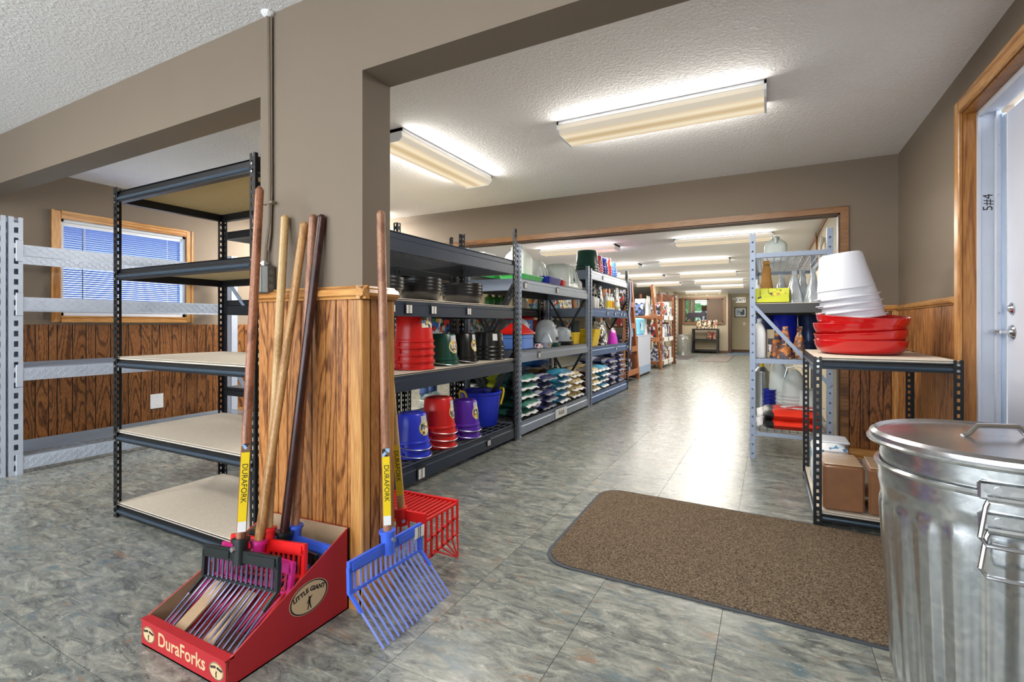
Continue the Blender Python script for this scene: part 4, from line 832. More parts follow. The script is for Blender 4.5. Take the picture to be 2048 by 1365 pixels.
# red basket fork behind the pillar
t_ = thing('basket_fork', 'red basket fork with pale handle behind the pillar', 'manure fork', (-1.43,1.69,.25)); C0 = Vector((-1.43,1.69,.25))
x0, x1, y0, y1, zt = -1.665, -1.30, 1.69, 1.93, .262
w2 = lambda m_: off(m_, *C0)
obj('head_bar', w2(MB().bar((x0,y0,zt-.015), (x1,y0,zt), .014, .042, (0,0,1))), RF, t_)
obj('back_bar', w2(MB().bar((x0,y1,zt-.012), (x1,y1,zt-.004), .018, .014, (0,0,1))), RF, t_)
for i in range(15):
    x = x0+(x1-x0)*i/14; obj('slat', w2(MB().bar((x,y0,zt-.01), (x,y1,zt-.01), .009, .010, (0,0,1))), RF, t_)
for x in (x0, x1):
    for i in range(7):
        y = y0+(y1-y0)*i/6; obj('side_slat', w2(MB().bar((x,y,zt-.01), (x,y,.075+.03*(i/6)), .010, .008, (1,0,0))), RF, t_)
    for z in (zt-.085, .10): obj('side_bar', w2(MB().bar((x,y0,z-.015), (x,y1,z+.012), .008, .010, (0,0,1))), RF, t_)
    for i in range(5):
        y = y0+.06+(y1-y0-.06)*i/4; obj('tine', w2(MB().cyl((x,y,.10), (x+(.005 if x > -1.4 else -.005),y1-.004*(4-i),.004), .005, .003, 6)), RF, t_)
for i in range(9):
    x = x0+(x1-x0)*i/8; obj('tine', w2(MB().cyl((x,y0,.245), (x,y0-.0,.10), .005, .005, 6)), RF, t_)
obj('socket', w2(MB().cyl((-1.428,1.69,.215), (-1.43,1.682,.29), .026, .028, 16)), RF, t_)
obj('bolt', w2(MB().cyl((-1.40,1.665,.245), (-1.392,1.655,.245), .008, n=6)), ZINC, t_)
hh = Vector((-1.47,1.60,1.35)); h0 = Vector((-1.428,1.688,.25))
obj('handle', w2(MB().cyl(h0, hh, .0165, .015, 14)), handle_wood('light'), t_)
hd_ = (hh-h0).normalized(); dd = Vector((.55,-.8,0)); dd = (dd-hd_*dd.dot(hd_)).normalized()
lb = obj('paper_label', w2(MB().bar(h0+hd_*.1+dd*.0172, h0+hd_*.32+dd*.0172, .027, .0012, dd)), YLAB, t_)
text_obj('label_text', 'DURAFORK', .026, INK, frame4(h0-C0+hd_*.23+dd*.0182, tuple(-hd_), tuple(dd.cross(-hd_))), lb, .0003)
# cardboard display box
BX0, BX1, BYa, BYb = -1.897, -1.432, .900, 1.382
cbx = thing('display_box', 'red cardboard display box full of forks at the foot of the pillar', 'cardboard box', (BX0, BYa, 0)); REDC = M('red_card', (172,32,40), .55, var=.04, scale=6); TANC = M('tan_print', (206,180,140), .7)
W_, D_ = BX1-BX0, BYb-BYa; ft, bk = .088, .312; th = .005
obj('floor_panel', MB().box(0, W_, 0, D_, .001, .006), KRAFT, cbx)
def wallp(name, pts, vec, inner):
    m_ = MB().prism(pts, vec); o = obj(name, m_, [REDC], cbx); pi_ = MB().prism([Vector(p)+Vector(vec) for p in pts], Vector(vec)*.15); obj('kraft_lining', pi_, KRAFT, o); return o
pf = wallp('front_panel', [(0,0,.001),(W_,0,.001),(W_,0,ft),(0,0,ft)], (0,th,0), 1)
obj('rolled_edge', MB().bar((0,.012,ft), (W_,.012,ft), .030, .005, (0,0,1)), REDC, cbx)
pr = wallp('side_panel', [(W_,.002,.001),(W_,D_,.001),(W_,D_,bk),(W_,.012,ft)], (-th,0,0), 1)
pl_ = wallp('side_panel', [(0,.002,.001),(0,D_,.001),(0,D_,bk-.02),(0,.012,ft)], (th,0,0), 1)
wallp('back_panel', [(0,D_,.001),(W_,D_,.001),(W_,D_,bk),(0,D_,bk-.02)], (0,-th,0), 1)
for x in (.155, .315): obj('divider', MB().prism([(x-.028,.02,.06),(x+.028,.02,.06),(x+.028,.19,.165),(x-.028,.19,.165)], (0,-.004,.006)), KRAFT, cbx)
def oval(parent, M4, a, b, txt, ts):
    o = obj('oval_logo', MB().lathe([(.001,0),(1,0),(1,.0006),(.001,.0006)], 40, sx=a, sy=b).xf(M4), TANC, parent)
    obj('oval_ring', MB().lathe([(.90,.0007),(.97,.0007),(.97,.0009),(.90,.0009),(.90,.0007)], 40, sx=a, sy=b).xf(M4), INK, o)
    for s, xx in ((txt[0], -.43), (txt[1], .43)): text_obj('logo_text', s, ts, INK, M4 @ Matrix.Translation((a*xx, b*.34, .0009)) @ Matrix.Rotation(.22 if xx < 0 else -.22, 4, 'Z'), o, .0003, bold=.0008)
    g = MB(); k = b*.5
    g.lathe([(.001,.0007),(k*.16,.0007),(k*.16,.001),(.001,.001)], 12, (0,-.05*k,0))
    for p, q2, ww in (((0,-.2*k),(0,-.85*k),.3),((-.05*k,-.8*k),(-.28*k,-1.5*k),.16),((.05*k,-.8*k),(.25*k,-1.5*k),.16),((-.05*k,-.3*k),(-.4*k,-.7*k),.12),((.05*k,-.3*k),(.42*k,.05*k),.12)):
        g.bar((p[0],p[1],.0009), (q2[0],q2[1],.0009), k*ww, .0004, (0,0,1))
    obj('logo_figure', g.xf(M4), INK, o)
oval(pr, frame4((W_+.0003, .30, .135), (0,1,0), (0,0,1)), .082, .055, ('LITTLE', 'GIANT'), .022)
oval(pf, frame4((.045,-.0003,.046), (1,0,0), (0,0,1)), .036, .026, ('LITTLE', 'GIANT'), .0085)
oval(pf, frame4((W_-.045,-.0003,.046), (1,0,0), (0,0,1)), .036, .026, ('LITTLE', 'GIANT'), .0085)
text_obj('box_lettering', 'DuraForks', .062, TANC, frame4((W_/2,-.0004,.047), (1,0,0), (0,0,1)), pf, .0003, xs=.98, bold=.0008)
# ================================================================ entrance mat
CARP, nt_, b_, N_, L_ = newmat('carpet_brown'); b_.inputs['Roughness'].default_value = 1; b_.inputs['Specular IOR Level'].default_value = .05
tc_ = N_.new('ShaderNodeTexCoord'); n1 = N_.new('ShaderNodeTexNoise'); n1.inputs['Scale'].default_value = 150; n1.inputs['Detail'].default_value = 4; L_.new(tc_.outputs['Object'], n1.inputs['Vector'])
r_ = ramp(N_, [(.30,(48,40,33)),(.5,(104,90,75)),(.72,(140,124,104))]); L_.new(n1.outputs[0], r_.inputs[0]); L_.new(r_.outputs[0], b_.inputs['Base Color'])
bp_ = N_.new('ShaderNodeBump'); bp_.inputs['Strength'].default_value = .9; bp_.inputs['Distance'].default_value = .008; L_.new(n1.outputs[0], bp_.inputs['Height']); L_.new(bp_.outputs[0], b_.inputs['Normal'])
def rounded(c, r, n=8):
    out = []; K = len(c)
    for i in range(K):
        p = Vector(c[i]).to_2d(); a = (Vector(c[i-1]).to_2d()-p).normalized(); b = (Vector(c[(i+1) % K]).to_2d()-p).normalized()
        A, B = p+a*r, p+b*r
        for k in range(n+1):
            q = k/n; out.append(tuple((A*(1-q)**2+p*2*q*(1-q)+B*q*q)))
    return out
def floor_mat_(name, label, corners, r, z0=0, pile=CARP, edge=None, inset=.018, h=.009):
    cx = sum(p[0] for p in corners)/4; cy = sum(p[1] for p in corners)/4
    t_ = thing(name, label, 'mat', (cx, cy, z0)); L1 = [(p[0]-cx, p[1]-cy) for p in corners]
    P_ = rounded(L1, r); k = 1-inset/max(abs(L1[0][0]), .2)
    obj('rubber_edge', MB().prism([(p[0], p[1], .0005) for p in P_], (0,0,.004)), edge or M('mat_rubber', (52,58,66), .6), t_)
    L2 = []
    for p in L1: L2.append((p[0]-math.copysign(inset, p[0]), p[1]-math.copysign(inset, p[1])))
    P2 = rounded(L2, max(.02, r-inset*.5)); m_ = MB().rings([[(p[0], p[1], .004) for p in P2], [(p[0], p[1], h-.001) for p in P2], [(p[0]*.998, p[1]*.997, h) for p in P2]])
    obj('pile', m_, pile, t_); return t_
floor_mat_('entrance_mat', 'large brown carpet mat with dark rubber edge in front of the galvanized can', [(-.975,3.19),(.86,3.10),(.86,2.03),(-.945,2.06)], .17)
# ================================================================ galvanized cans
def can_body(h, rb_, rt, flutes=True, n=168, m=44, a0=0):
    m_ = MB(); rings = []
    for j in range(m+1):
        z = h*j/m; q = z/h; base = rb_+(rt-rb_)*q; R = []
        for i in range(n):
            t = 2*PI*i/n+a0; r = base
            if flutes and .10 < q < .86:
                ph = ((t*22/(2*PI)) % 1)-.5; wv = max(0, 1-abs(ph)/.36)
                e = min(1, (q-.10)/.05, (.86-q)/.05); r += .007*min(1, wv*3)*math.sqrt(max(0, e))
            for zc in (.90, .935, .97): r += .005*math.exp(-((q-zc)/.012)**2)
            R.append((r*math.cos(t), r*math.sin(t), z))
        rings.append(R)
    m_.rings(rings, False); return m_
def trash_can(label, x, y, z, h, rb_, rt, hand, lid=False, group=None, n=168):
    t_ = thing('trash_can', label, 'trash can', (x, y, z), 0, group)
    obj('body', can_body(h, rb_, rt, True, n), GALV, t_, sharp=60)
    obj('bottom', MB().cyl((0,0,.02), (0,0,.024), rb_-.002, n=40), GALV, t_)
    obj('rim', MB().tube([((rt+.004)*math.cos(2*PI*k/48), (rt+.004)*math.sin(2*PI*k/48), h) for k in range(48)], .008, 8, True), GALV, t_)
    for a in (hand, hand+PI):
        R_ = Matrix.Rotation(a, 4, 'Z'); zr = h*.905
        br = obj('handle_bracket', MB().bbox(rt-.012, rt+.008, -.085, .085, zr-.016, zr+.028, .005).cyl((rt+.01,-.07,zr-.012), (rt+.01,.07,zr-.012), .010, n=10).xf(R_), GALV, t_)
        for s in (-1, 1): obj('rivet', MB().cyl((rt+.006,s*.05,zr+.012), (rt+.012,s*.05,zr+.012), .007, n=10).xf(R_), ZINC, br)
        obj('bail_handle', MB().tube([(rt+.01,-.065,zr-.012),(rt+.012,-.072,zr-.03),(rt+.028,-.085,zr-.10),(rt+.034,-.075,zr-.115),(rt+.036,.075,zr-.115),(rt+.028,.085,zr-.10),(rt+.012,.072,zr-.03),(rt+.01,.065,zr-.012)], .0055, 8).xf(R_), CHROME, t_)
    obj('seam', MB().bar(Vector(((rb_+.001)*math.cos(hand-.0), (rb_+.001)*math.sin(hand), .05)), Vector(((rt-.004)*math.cos(hand), (rt-.004)*math.sin(hand), h*.97)), .004, .004, (0,0,1)), M('seam_dark', (120,126,130), .4, .8), t_)
    return t_
HA = math.radians(-96)
trash_can('galvanized trash can in the right foreground, outer one of the nested pair', .555, 1.812, .0, .685, .222, .262, HA, group='nested galvanized cans')
trash_can('galvanized trash can sitting inside the outer one, only its top band showing', .555, 1.812, .072, .685, .210, .2585, HA, group='nested galvanized cans')
t_ = thing('can_lid', 'galvanized lid with wire handle on the foreground trash can', 'lid', (.555, 1.812, .762))
obj('plate', MB().lathe([(.284,-.012),(.286,.0),(.284,.012),(.272,.020),(.262,.012),(.20,.017),(.10,.022),(.001,.024)], 72), M('lid_galv', (196,196,200), .22, .9, var=.12, scale=5, stretch=(1,3,1)), t_)
obj('rolled_rim', MB().tube([(.285*math.cos(2*PI*k/64), .285*math.sin(2*PI*k/64), -.006) for k in range(64)], .007, 8, True), GALV, t_)
obj('lid_handle', MB().tube([Matrix.Rotation(.35, 4, 'Z') @ Vector(p) for p in ((-.085,0,.022),(-.07,0,.03),(-.05,0,.052),(.05,0,.052),(.07,0,.03),(.085,0,.022))], .007, 8), CHROME, t_)
# ================================================================ on the low black rack
REDG = M('red_enamel', (196,20,22), .14, coat=.6)
def red_pan(label, z, dx, dy, tx, ty, rz):
    t_ = thing('red_pan', label, 'pan', (.482+dx, 3.58+dy, z), rz, 'red pans stacked on the low rack'); t_.rotation_euler = (tx, ty, rz)
    obj('body', MB().lathe([(.001,.0),(.165,.0),(.196,.006),(.216,.022),(.229,.050),(.234,.078),(.237,.080),(.236,.084),(.228,.084),(.217,.05),(.19,.016),(.001,.010)], 56), REDG, t_)
red_pan('glossy red pan at the bottom of the stack on the low rack', .917, 0, 0, 0, 0, 0)
red_pan('glossy red pan tilted on the lowest one', .968, .004, .0, .0, -.075, .4)
red_pan('glossy red pan third up in the leaning stack', 1.018, -.006, 0, 0, .0, 1.1)
red_pan('glossy red pan on top of the stack under the white tubs', 1.064, .004, .0, .02, -.10, 2.0)
for i in range(4):
    k = 3-i
    t_ = thing('white_tub', f'milky white tub, {ORD[k]} of tilted pile on red pans', 'tub', (.455-.012*i, 3.585, 1.128+i*.040), 0, 'upturned milky white tubs'); t_.rotation_euler = (0, -.13, .2)
    h = .275; obj('body', MB().lathe([(.148,0),(.158,.0),(.160,.006),(.157,.013),(.152,.016),(.147,.055),(.150,.060),(.147,.066),(.112,h-.012),(.100,h),(.001,h)], 40), M('milky_tub', (202,204,212), .45), t_)
    for s in (-1, 1): obj('tab', MB().bbox(-.03, .03, .15, .178, .010, .017, .004).xf(Matrix.Rotation(s*PI/2+.1, 4, 'Z')), M('milky_tub', (226,226,232)), t_)
SHR = M('brown_block', (134,92,62), .35, var=.10, scale=14, bump=.2, bscale=18, coat=.4)
for k, (x, y, lab) in enumerate(((.352, 3.30, 'brown shrink-wrapped block at the left front of the bottom shelf'), (.565, 3.30, 'brown shrink-wrapped block beside the first, next to the can'))):
    t_ = thing('wrapped_block', lab, 'block', (x, y, .085), .03*(1-2*k), 'wrapped blocks'); obj('body', MB().bbox(-.095,.095,-.14,.14,0,.245,.012), SHR, t_); obj('top_wrap', MB().bbox(-.088,.088,-.132,.132,.245,.252,.004), M('wrap_film', (186,160,132), .2, coat=.5, bump=.5, bscale=25), t_)
t_ = thing('bagged_block', 'white and blue wrapped bag behind the brown blocks', 'bag', (.33, 3.62, .085)); obj('body', MB().loft([(.085,.12,0,5),(.095,.13,.04,5),(.095,.13,.25,5),(.07,.10,.29,4)], 28), print_mat('blue_white_wrap', [(226,230,234),(90,140,180),(210,220,228),(236,236,236)], 18), t_); obj('folded_top', MB().bbox(-.06,.10,-.1,.1,.285,.30,.006), M('wrap_white', (206,210,220), .3), t_)
# ================================================================ grey wire rack goods
jug('milky square jug with a bail on the wire top shelf', .055, 5.25, 1.678, .19, .19, .24, MILK, MILK)
t_ = thing('hay_net', 'white rope net hanging on the back room wall above the wire shelf', 'net', (.545, 6.6, 1.95))
for k in range(7): obj('rope', MB().tube([(-.02*math.sin(k), -.14+.045*k, .14-.01*abs(k-3)), (-.03, -.13+.043*k+.02*math.sin(2*k), .0), (-.02, -.05+.016*k, -.2)], .011, 6), M('rope_white', (216,214,206), .8), t_)
t_ = thing('yellow_display_box', 'yellow-green display box with printed leaves on the second shelf', 'box', (.012, 4.62, 1.268)); YG = print_mat('leaf_print', [(206,210,40),(216,218,60),(196,204,30),(60,60,40),(200,150,60),(214,216,52)], 40)
obj('tray', MB().prism([(-.135,-.12,0),(.135,-.12,0),(.135,-.12,.115),(.10,-.12,.118),(-.06,-.12,.062),(-.135,-.12,.04)], (0,.004,0)).box(-.135,.135,.12,.124,0,.13).box(-.135,-.131,-.12,.12,0,.06).box(.131,.135,-.12,.12,0,.115).box(-.135,.135,-.12,.12,0,.004), M('lime_card', (206,212,44), .5), t_)
obj('printed_band', MB().prism([(.132,-.1215,.075),(.132,-.1215,.112),(.10,-.1215,.115),(-.058,-.1215,.06),(-.12,-.1215,.036),(-.10,-.1215,.03)], (0,.001,0)), YG, t_)
for k in range(4):
    q = thing('yellow_packet', f'yellow packet inside the lime display box, {["leftmost", "second", "third", "rightmost"][k]}', 'packet', (-.095+.062*k, 4.66, 1.274), 0, 'packets in the lime display box'); obj('body', MB().bbox(-.029,.029,-.05,.05,0,.118,.003), M('lime_packet', (214,218,64), .45), q)
pouch('rolled brown paper bag standing behind the lime display box', -.02, 4.92, 1.268, .13, .09, .36, M('brown_paper', (176,128,66), .75, bump=.4, bscale=14), lean=.03, pinch=.6)
bottle('white bottle at the left end of the second shelf behind the lime box', -.095, 4.86, 1.268, .035, .22, WHITE, WHITE)
SILV = M('silver_pouch', (196,204,210), .22, .35, var=.2, scale=9, bump=.7, bscale=12)
for x, y, h, lab in ((.10, 5.0, .24, 'silver pouch right behind the lime display box'), (.185, 4.66, .235, 'silver pouch standing right of the lime display box'), (.245, 4.74, .25, 'silver pouch between its two neighbours at the shelf end'), (.315, 4.62, .245, 'silver pouch nearest the white tubs, with a small triangle mark')):
    pouch(lab, x, y, 1.268, .125, .10, h, SILV, rz=.3, pinch=.72)
jug('tall white rectangular jug at the left of the third shelf', -.07, 4.60, .815, .10, .15, .325, WHITE, WHITE, handle=False)
t_ = thing('card_box', 'narrow beige carton with a dark label next to the white jug', 'box', (.012, 4.66, .815)); obj('body', MB().bbox(-.028,.028,-.06,.06,0,.235,.003), M('beige_card', (196,182,150), .7), t_); obj('label', MB().box(-.02,.02,-.061,-.06,.05,.16), PRN1, t_)
for x, y, r, mt, lab in ((.125, 5.05, .10, M('royal_barrel', (20,40,190), .25), 'royal blue barrel on the third shelf behind the crossing braces'), (-.03, 5.12, .085, M('steel_barrel', (52,70,110), .25, .5), 'dark blue steel barrel left of the royal blue one'), (.315, 5.12, .085, M('steel_barrel', (52,70,110), .25, .5), 'dark blue steel barrel right of the royal blue one')):
    t_ = thing('barrel', lab, 'barrel', (x, y, .815)); obj('body', MB().lathe([(.001,0),(r*.97,0),(r,.01),(r,.12),(r*1.02,.125),(r,.13),(r,.25),(r*1.02,.255),(r,.26),(r,.35),(r*.96,.36),(.001,.36)], 28), mt, t_)
ORB = bagmat('bag_orange', [(-.3,(60,50,60))]) if False else print_mat('orange_bag_print', [(190,112,34),(176,100,30),(60,52,66),(120,70,40),(200,160,110),(70,60,74)], 45)
for x, y, rz, lab in ((.055, 4.60, .2, 'orange and purple feed pouch beside the beige carton'), (.115, 4.56, -.15, 'orange feed pouch in front of the royal blue barrel'), (.215, 4.62, -.3, 'orange feed pouch leaning right behind the long brace')):
    pouch(lab, x, y, .815, .10, .08, .23, ORB, rz=rz, lean=.1, pinch=.6)
RWB = band_mat('bag_red_white', [(-.32,(214,216,218)),(-.20,(40,40,44)),(-.12,(222,56,34)),(.16,(226,58,36)),(.24,(222,224,226)),(.32,(222,224,226))], 0, .02, 10)
for z, lab in ((.222, 'white and red feed bag on the lowest wire shelf, lower one'), (.300, 'white and red feed bag with round emblem, upper of two')):
    b_ = feed_bag(lab, .148, 4.74, z, .43, .42, .095, RWB, SEALW, .03, 'red and white feed bags')
    if z > .25:
        obj('emblem', MB().lathe([(.001,.0),(1,.0),(1,.0006)], 32, (.10,.0,.0975), sx=.17, sy=.12), M('emblem_white', (226,226,226), .5), b_); obj('emblem_centre', MB().lathe([(.001,0),(1,0),(1,.0006)], 32, (.10,.0,.0985), sx=.085, sy=.05), M('emblem_red', (206,40,34), .5), b_)
def drinker(label, x, y, z, r, h, n=0):
    t_ = thing('poultry_waterer', label, 'waterer', (x, y, z)); pf_ = [(.001,0),(r,.0),(r*1.02,.01)]
    k = 8
    for i in range(k): zz = .03+(h*.55-.03)*i/k; pf_ += [(r*1.0, zz), (r*1.05, zz+.008), (r*1.0, zz+.016)]
    pf_ += [(r, h*.6), (r*.86, h*.82), (r*.5, h*.94), (r*.2, h), (.001, h)]
    obj('body', MB().lathe(pf_, 28), MILK, t_); obj('bail', MB().tube([(r*.8,0,h*.85),(r*.6,0,h*1.03),(0,0,h*1.06),(-r*.6,0,h*1.03),(-r*.8,0,h*.85)], .004, 6), WIRE, t_)
drinker('tall milky poultry waterer on the lowest shelf, left one', .085, 5.12, .222, .085, .52)
drinker('round-topped milky poultry waterer beside it', .20, 5.02, .222, .095, .47)
t_ = thing('white_pail', 'upturned milky pail right of the poultry waterers', 'pail', (.305, 4.98, .222)); obj('body', MB().lathe([(.098,0),(.104,.0),(.104,.012),(.098,.014),(.082,.30),(.074,.305),(.001,.305)], 28), MILK, t_)
for i in range(5):
    t_ = thing('blue_cup', f'navy blue cup, {ORD[4-i]} of the nested pile beside the waterers', 'cup', (.005, 5.06, .30+i*.036), 0, 'nested blue cups'); obj('body', MB().lathe([(.001,.005),(.042,.0),(.055,.05),(.060,.052),(.060,.058),(.052,.058),(.038,.012),(.001,.012)], 20), NAVY, t_)
t_ = thing('cup_stand', 'white carton under the blue cups', 'carton', (.005, 5.06, .222)); obj('body', MB().bbox(-.06,.06,-.06,.06,0,.077,.003), WHITE, t_)
t_ = thing('steel_drum', 'galvanized feed drum at the back left of the lowest shelf', 'drum', (-.06, 5.35, .222)); obj('body', MB().lathe([(.001,0),(.062,0),(.064,.02),(.064,.40),(.066,.405),(.066,.415),(.035,.455),(.001,.465)], 24), GALV, t_); obj('yellow_knob', MB().lathe([(.001,.46),(.018,.46),(.018,.49),(.001,.495)], 12), YEL, t_)
# ================================================================ far end of the back room
PINE = wood('pine_board', (120,66,34), (164,100,58), (186,122,78), .5, ringscale=6, axis='z', contrast=.8, zs=1)
DPINE = wood('brown_beam', (84,46,22), (122,72,38), (146,92,54), .5, ringscale=5, axis='y', contrast=.8, zs=1)
def ladder_shelf(name, label, x, y0, y1, H, depth, levels, group=None, near=True):
    """pine A-frame: two leaning legs on the aisle side, two at the back, boards between"""
    t_ = thing(name, label, 'shelf', (x, y0, 0), 0, group); D = y1-y0; ym = D*.5
    for xx in (0, -depth):
        obj('leg', MB().bar((xx,0 if near else 1.42,0), (xx,ym-.06,H), .05, .09, (0,1,0)), PINE, t_) if near or xx < 0 else None
        obj('leg', MB().bar((xx,D,0), (xx,ym+.06,H), .05, .09, (0,1,0)), PINE, t_)
    for z in levels:
        s = (ym-.06)*z/H; sa = s if near else (1.30 if z < .9 else .9)
        obj('shelf_board', MB().box(-depth-.03, .035, sa+.02, D-s-.02, z-.03, z), PINE, t_); obj('lip', MB().box(.03, .05, sa+.04, D-s-.04, z-.05, z+.05), PINE, t_)
    return t_
ladder_shelf('pine_ladder_shelf', 'pine A-frame shelf right after the blue rack, hung with leads', -2.33, 8.62, 9.92, 1.92, .45, (.18,.62,1.06,1.46), 'pine A-frame shelves')
ladder_shelf('pine_ladder_shelf', 'pine A-frame shelf behind the white cabinet with the light blue box', -2.30, 9.9, 12.15, 1.95, .5, (.74,1.28), 'pine A-frame shelves', False)
u = rack('pine_display', 'wooden display shelving further down the aisle, just before the trash can', -2.85, -2.31, 12.3, 14.0, 1.85, [(.10,.18,PINE,'board'),(.68,.76,PINE,'board'),(1.22,1.3,PINE,'board')], PINE, ends=True, w_=.05, pitch=.12, hole=.05, cat='shelf')
for y, z in ((.5,.14),(1.2,.14),(.5,.72),(1.2,.72),(.5,1.26),(1.2,1.26)): obj('price_strip', MB().box(.545,.55,y-.28,y+.28,z-.06,z+.05), WHITE, u)
# halters and leads hanging on the end of the first A-frame
LEADC = [(214,216,222),(40,46,90),(60,60,66),(170,180,214),(226,226,230),(90,100,160)]
for k in range(6):
    t_ = thing('lead_rope', f'{["white","navy","charcoal","pale blue","pale grey","slate blue"][k]} lead rope hanging beside the blue rack end post', 'rope', (-2.135-.006*k, 8.30+.07*k, 1.82)); obj('cord', MB().tube([(0,0,0), (.01,.01,-.25), (-.01,-.01,-.55), (.015,.012,-.85), (0,0,-1.1-.08*(k % 3))], .016, 6), M(f'lead_{k}', LEADC[k], .8), t_); obj('clasp', MB().cyl((0,0,0), (0,0,.05), .012, n=8), ZINC, t_)
# goods on the A-frames (each its own thing)
GP = [print_mat('goods_a', [(226,228,230),(120,130,160),(60,70,110),(200,200,206)], 16), print_mat('goods_b', [(30,32,40),(180,40,40),(60,60,70),(220,220,220)], 16), print_mat('goods_c', [(40,50,90),(200,206,220),(90,110,160),(30,34,44)], 16), M('goods_white', (222,226,228), .5), print_mat('goods_d', [(36,44,38),(160,40,40),(90,90,80),(220,210,190)], 16)]
def carton(label, x, y, z, w_, d, h, mt, group):
    t_ = thing('carton', label, 'box', (x, y, z), 0, group); obj('body', MB().bbox(-w_/2,w_/2,-d/2,d/2,0,h,.004), mt, t_); obj('tape', MB().box(-w_/2,w_/2,-.015,.015,h,h+.001), KRAFT, t_)
NW = ['nearest', 'second', 'third', 'fourth', 'farthest']
for lv, (z, nm) in enumerate(((.18,'bottom'),(.62,'lower'),(1.06,'upper'),(1.46,'top'))):
    for k in range(3): carton(f'carton on the {nm} board of the first pine A-frame, {["nearest","middle","farthest"][k]}', -2.5, 9.0+.27*k, z, .22, .2, [.22,.28,.25][(k+lv) % 3], GP[(k+lv*2) % 5], 'cartons on the first pine A-frame')
for lv, (z, nm) in enumerate(((.18,'bottom'),(.76,'middle'),(1.3,'top'))):
    for k in range(5): carton(f'carton on the {nm} board of the wooden display shelving, {NW[k]}', -2.48, 12.5+.32*k, z, .24, .24, [.3,.38,.26,.34][(k+lv) % 4], GP[(k*2+lv) % 5], 'cartons on the wooden display shelving')
for lv, (z, nm) in enumerate(((.74,'lower'),(1.28,'upper'))):
    for k in range(2): carton(f'carton on the {nm} board of the second pine A-frame, {["nearest","second","third","farthest"][k]}', -2.55, (10.90 if lv else 11.34)+.22*k, z, .22, .2, [.34,.28,.38][(k+lv) % 3], GP[(k+lv+1) % 5], 'cartons on the second pine A-frame')
pouch('clear plastic bag of white goods on the upper board of the second pine A-frame', -2.36, 11.0, 1.283, .34, .10, .40, M('clear_bag', (196,204,206), .15, bump=.6, bscale=10, coat=.5), rz=PI/2)
carton('white sign board leaning on the second pine A-frame', -2.44, 11.0, .862, .03, .30, .36, M('goods_white', (222,226,228)), 'sign boards'); 
for k in range(3):
    bottle(f'brown bottle in front of the first A-frame end, {["left","middle","right"][k]} of three', -2.42, 9.12+.25*k, 1.062, .04, .34, M('brown_glass', (150,62,24), .2), M('brown_glass', (150,62,24)))
# white cabinet with the light blue box
cb_ = thing('white_cabinet', 'white fronted cabinet with brown sides standing in the aisle', 'cabinet', (-2.40, 9.98, 0)); obj('body', MB().bbox(-.5,.04,0,1.20,.03,.84,.006), M('cabinet_brown', (96,56,32), .5), cb_); obj('front', MB().bbox(.04,.055,.01,1.19,.05,.86,.003), M('cabinet_white', (196,204,226), .4), cb_); obj('kick', MB().box(-.48,.03,.02,1.18,0,.03), DARK, cb_); obj('lower_band', MB().box(.055,.058,.01,1.19,.06,.22), M('cabinet_band', (150,176,214), .4), cb_); obj('top', MB().box(-.5,.06,-.01,1.21,.84,.86), M('cabinet_white', (196,204,226)), cb_)
t_ = thing('light_blue_box', 'light blue printed box on top of the white cabinet', 'box', (-2.55, 10.5, .862)); obj('body', MB().bbox(-.17,.17,-.28,.28,0,.36,.03), M('sky_box', (120,196,232), .35), t_); obj('print', MB().box(.171,.172,-.2,.12,.1,.28), print_mat('sky_print', [(210,232,244),(150,206,234),(60,80,140),(190,224,240)], 14), t_)
# ladder-like post with white rungs and the brown beam over it
t_ = thing('striped_post', 'tall dark post with white ticks at the end of the wooden shelving', 'post', (-2.33, 14.12, 0)); obj('post', MB().box(-.05,.05,-.03,.03,0,1.9), M('post_brown', (82,56,40), .6), t_)
for k in range(17): obj('tick', MB().box(.05,.056,-.03,.03,.10+.108*k,.135+.108*k), WHITE, t_)
t_ = thing('wooden_beam', 'brown wooden beam jutting out above the far door', 'beam', (-2.5, 14.6, 1.72)); obj('beam', MB().prism([(-.4,0,0),(.05,0,.04),(.05,0,.2),(-.4,0,.26)], (0,.14,0)), DPINE, t_); obj('end_block', MB().bbox(.05,.16,-.02,.16,.03,.2,.02), DPINE, t_); obj('hook', MB().cyl((-.1,.07,.22), (-.1,.07,.3), .012, n=8), BLACK, t_)
df = bpy.data.objects.new('door_2', None); link(df); df['kind'] = 'structure'; df.location = (-3.13, 16.6, 0)
obj('frame', MB().box(0,.03,-.5,-.4,0,2.05).box(0,.03,.4,.5,0,2.05).box(0,.03,-.5,.5,2.05,2.14), M('dark_oak', (74,44,26)), df); obj('leaf', MB().box(-.0,.012,-.4,.4,.01,2.05), M('leaf_pale', (190,200,214), .4), df)
t_ = thing('dark_door_casing', 'dark brown casing post left of the far window', 'casing', (-3.0, EY-.05, 0)); obj('post', MB().box(-.12,.0,-.06,.04,0,2.1), M('dark_oak', (74,44,26)), t_)
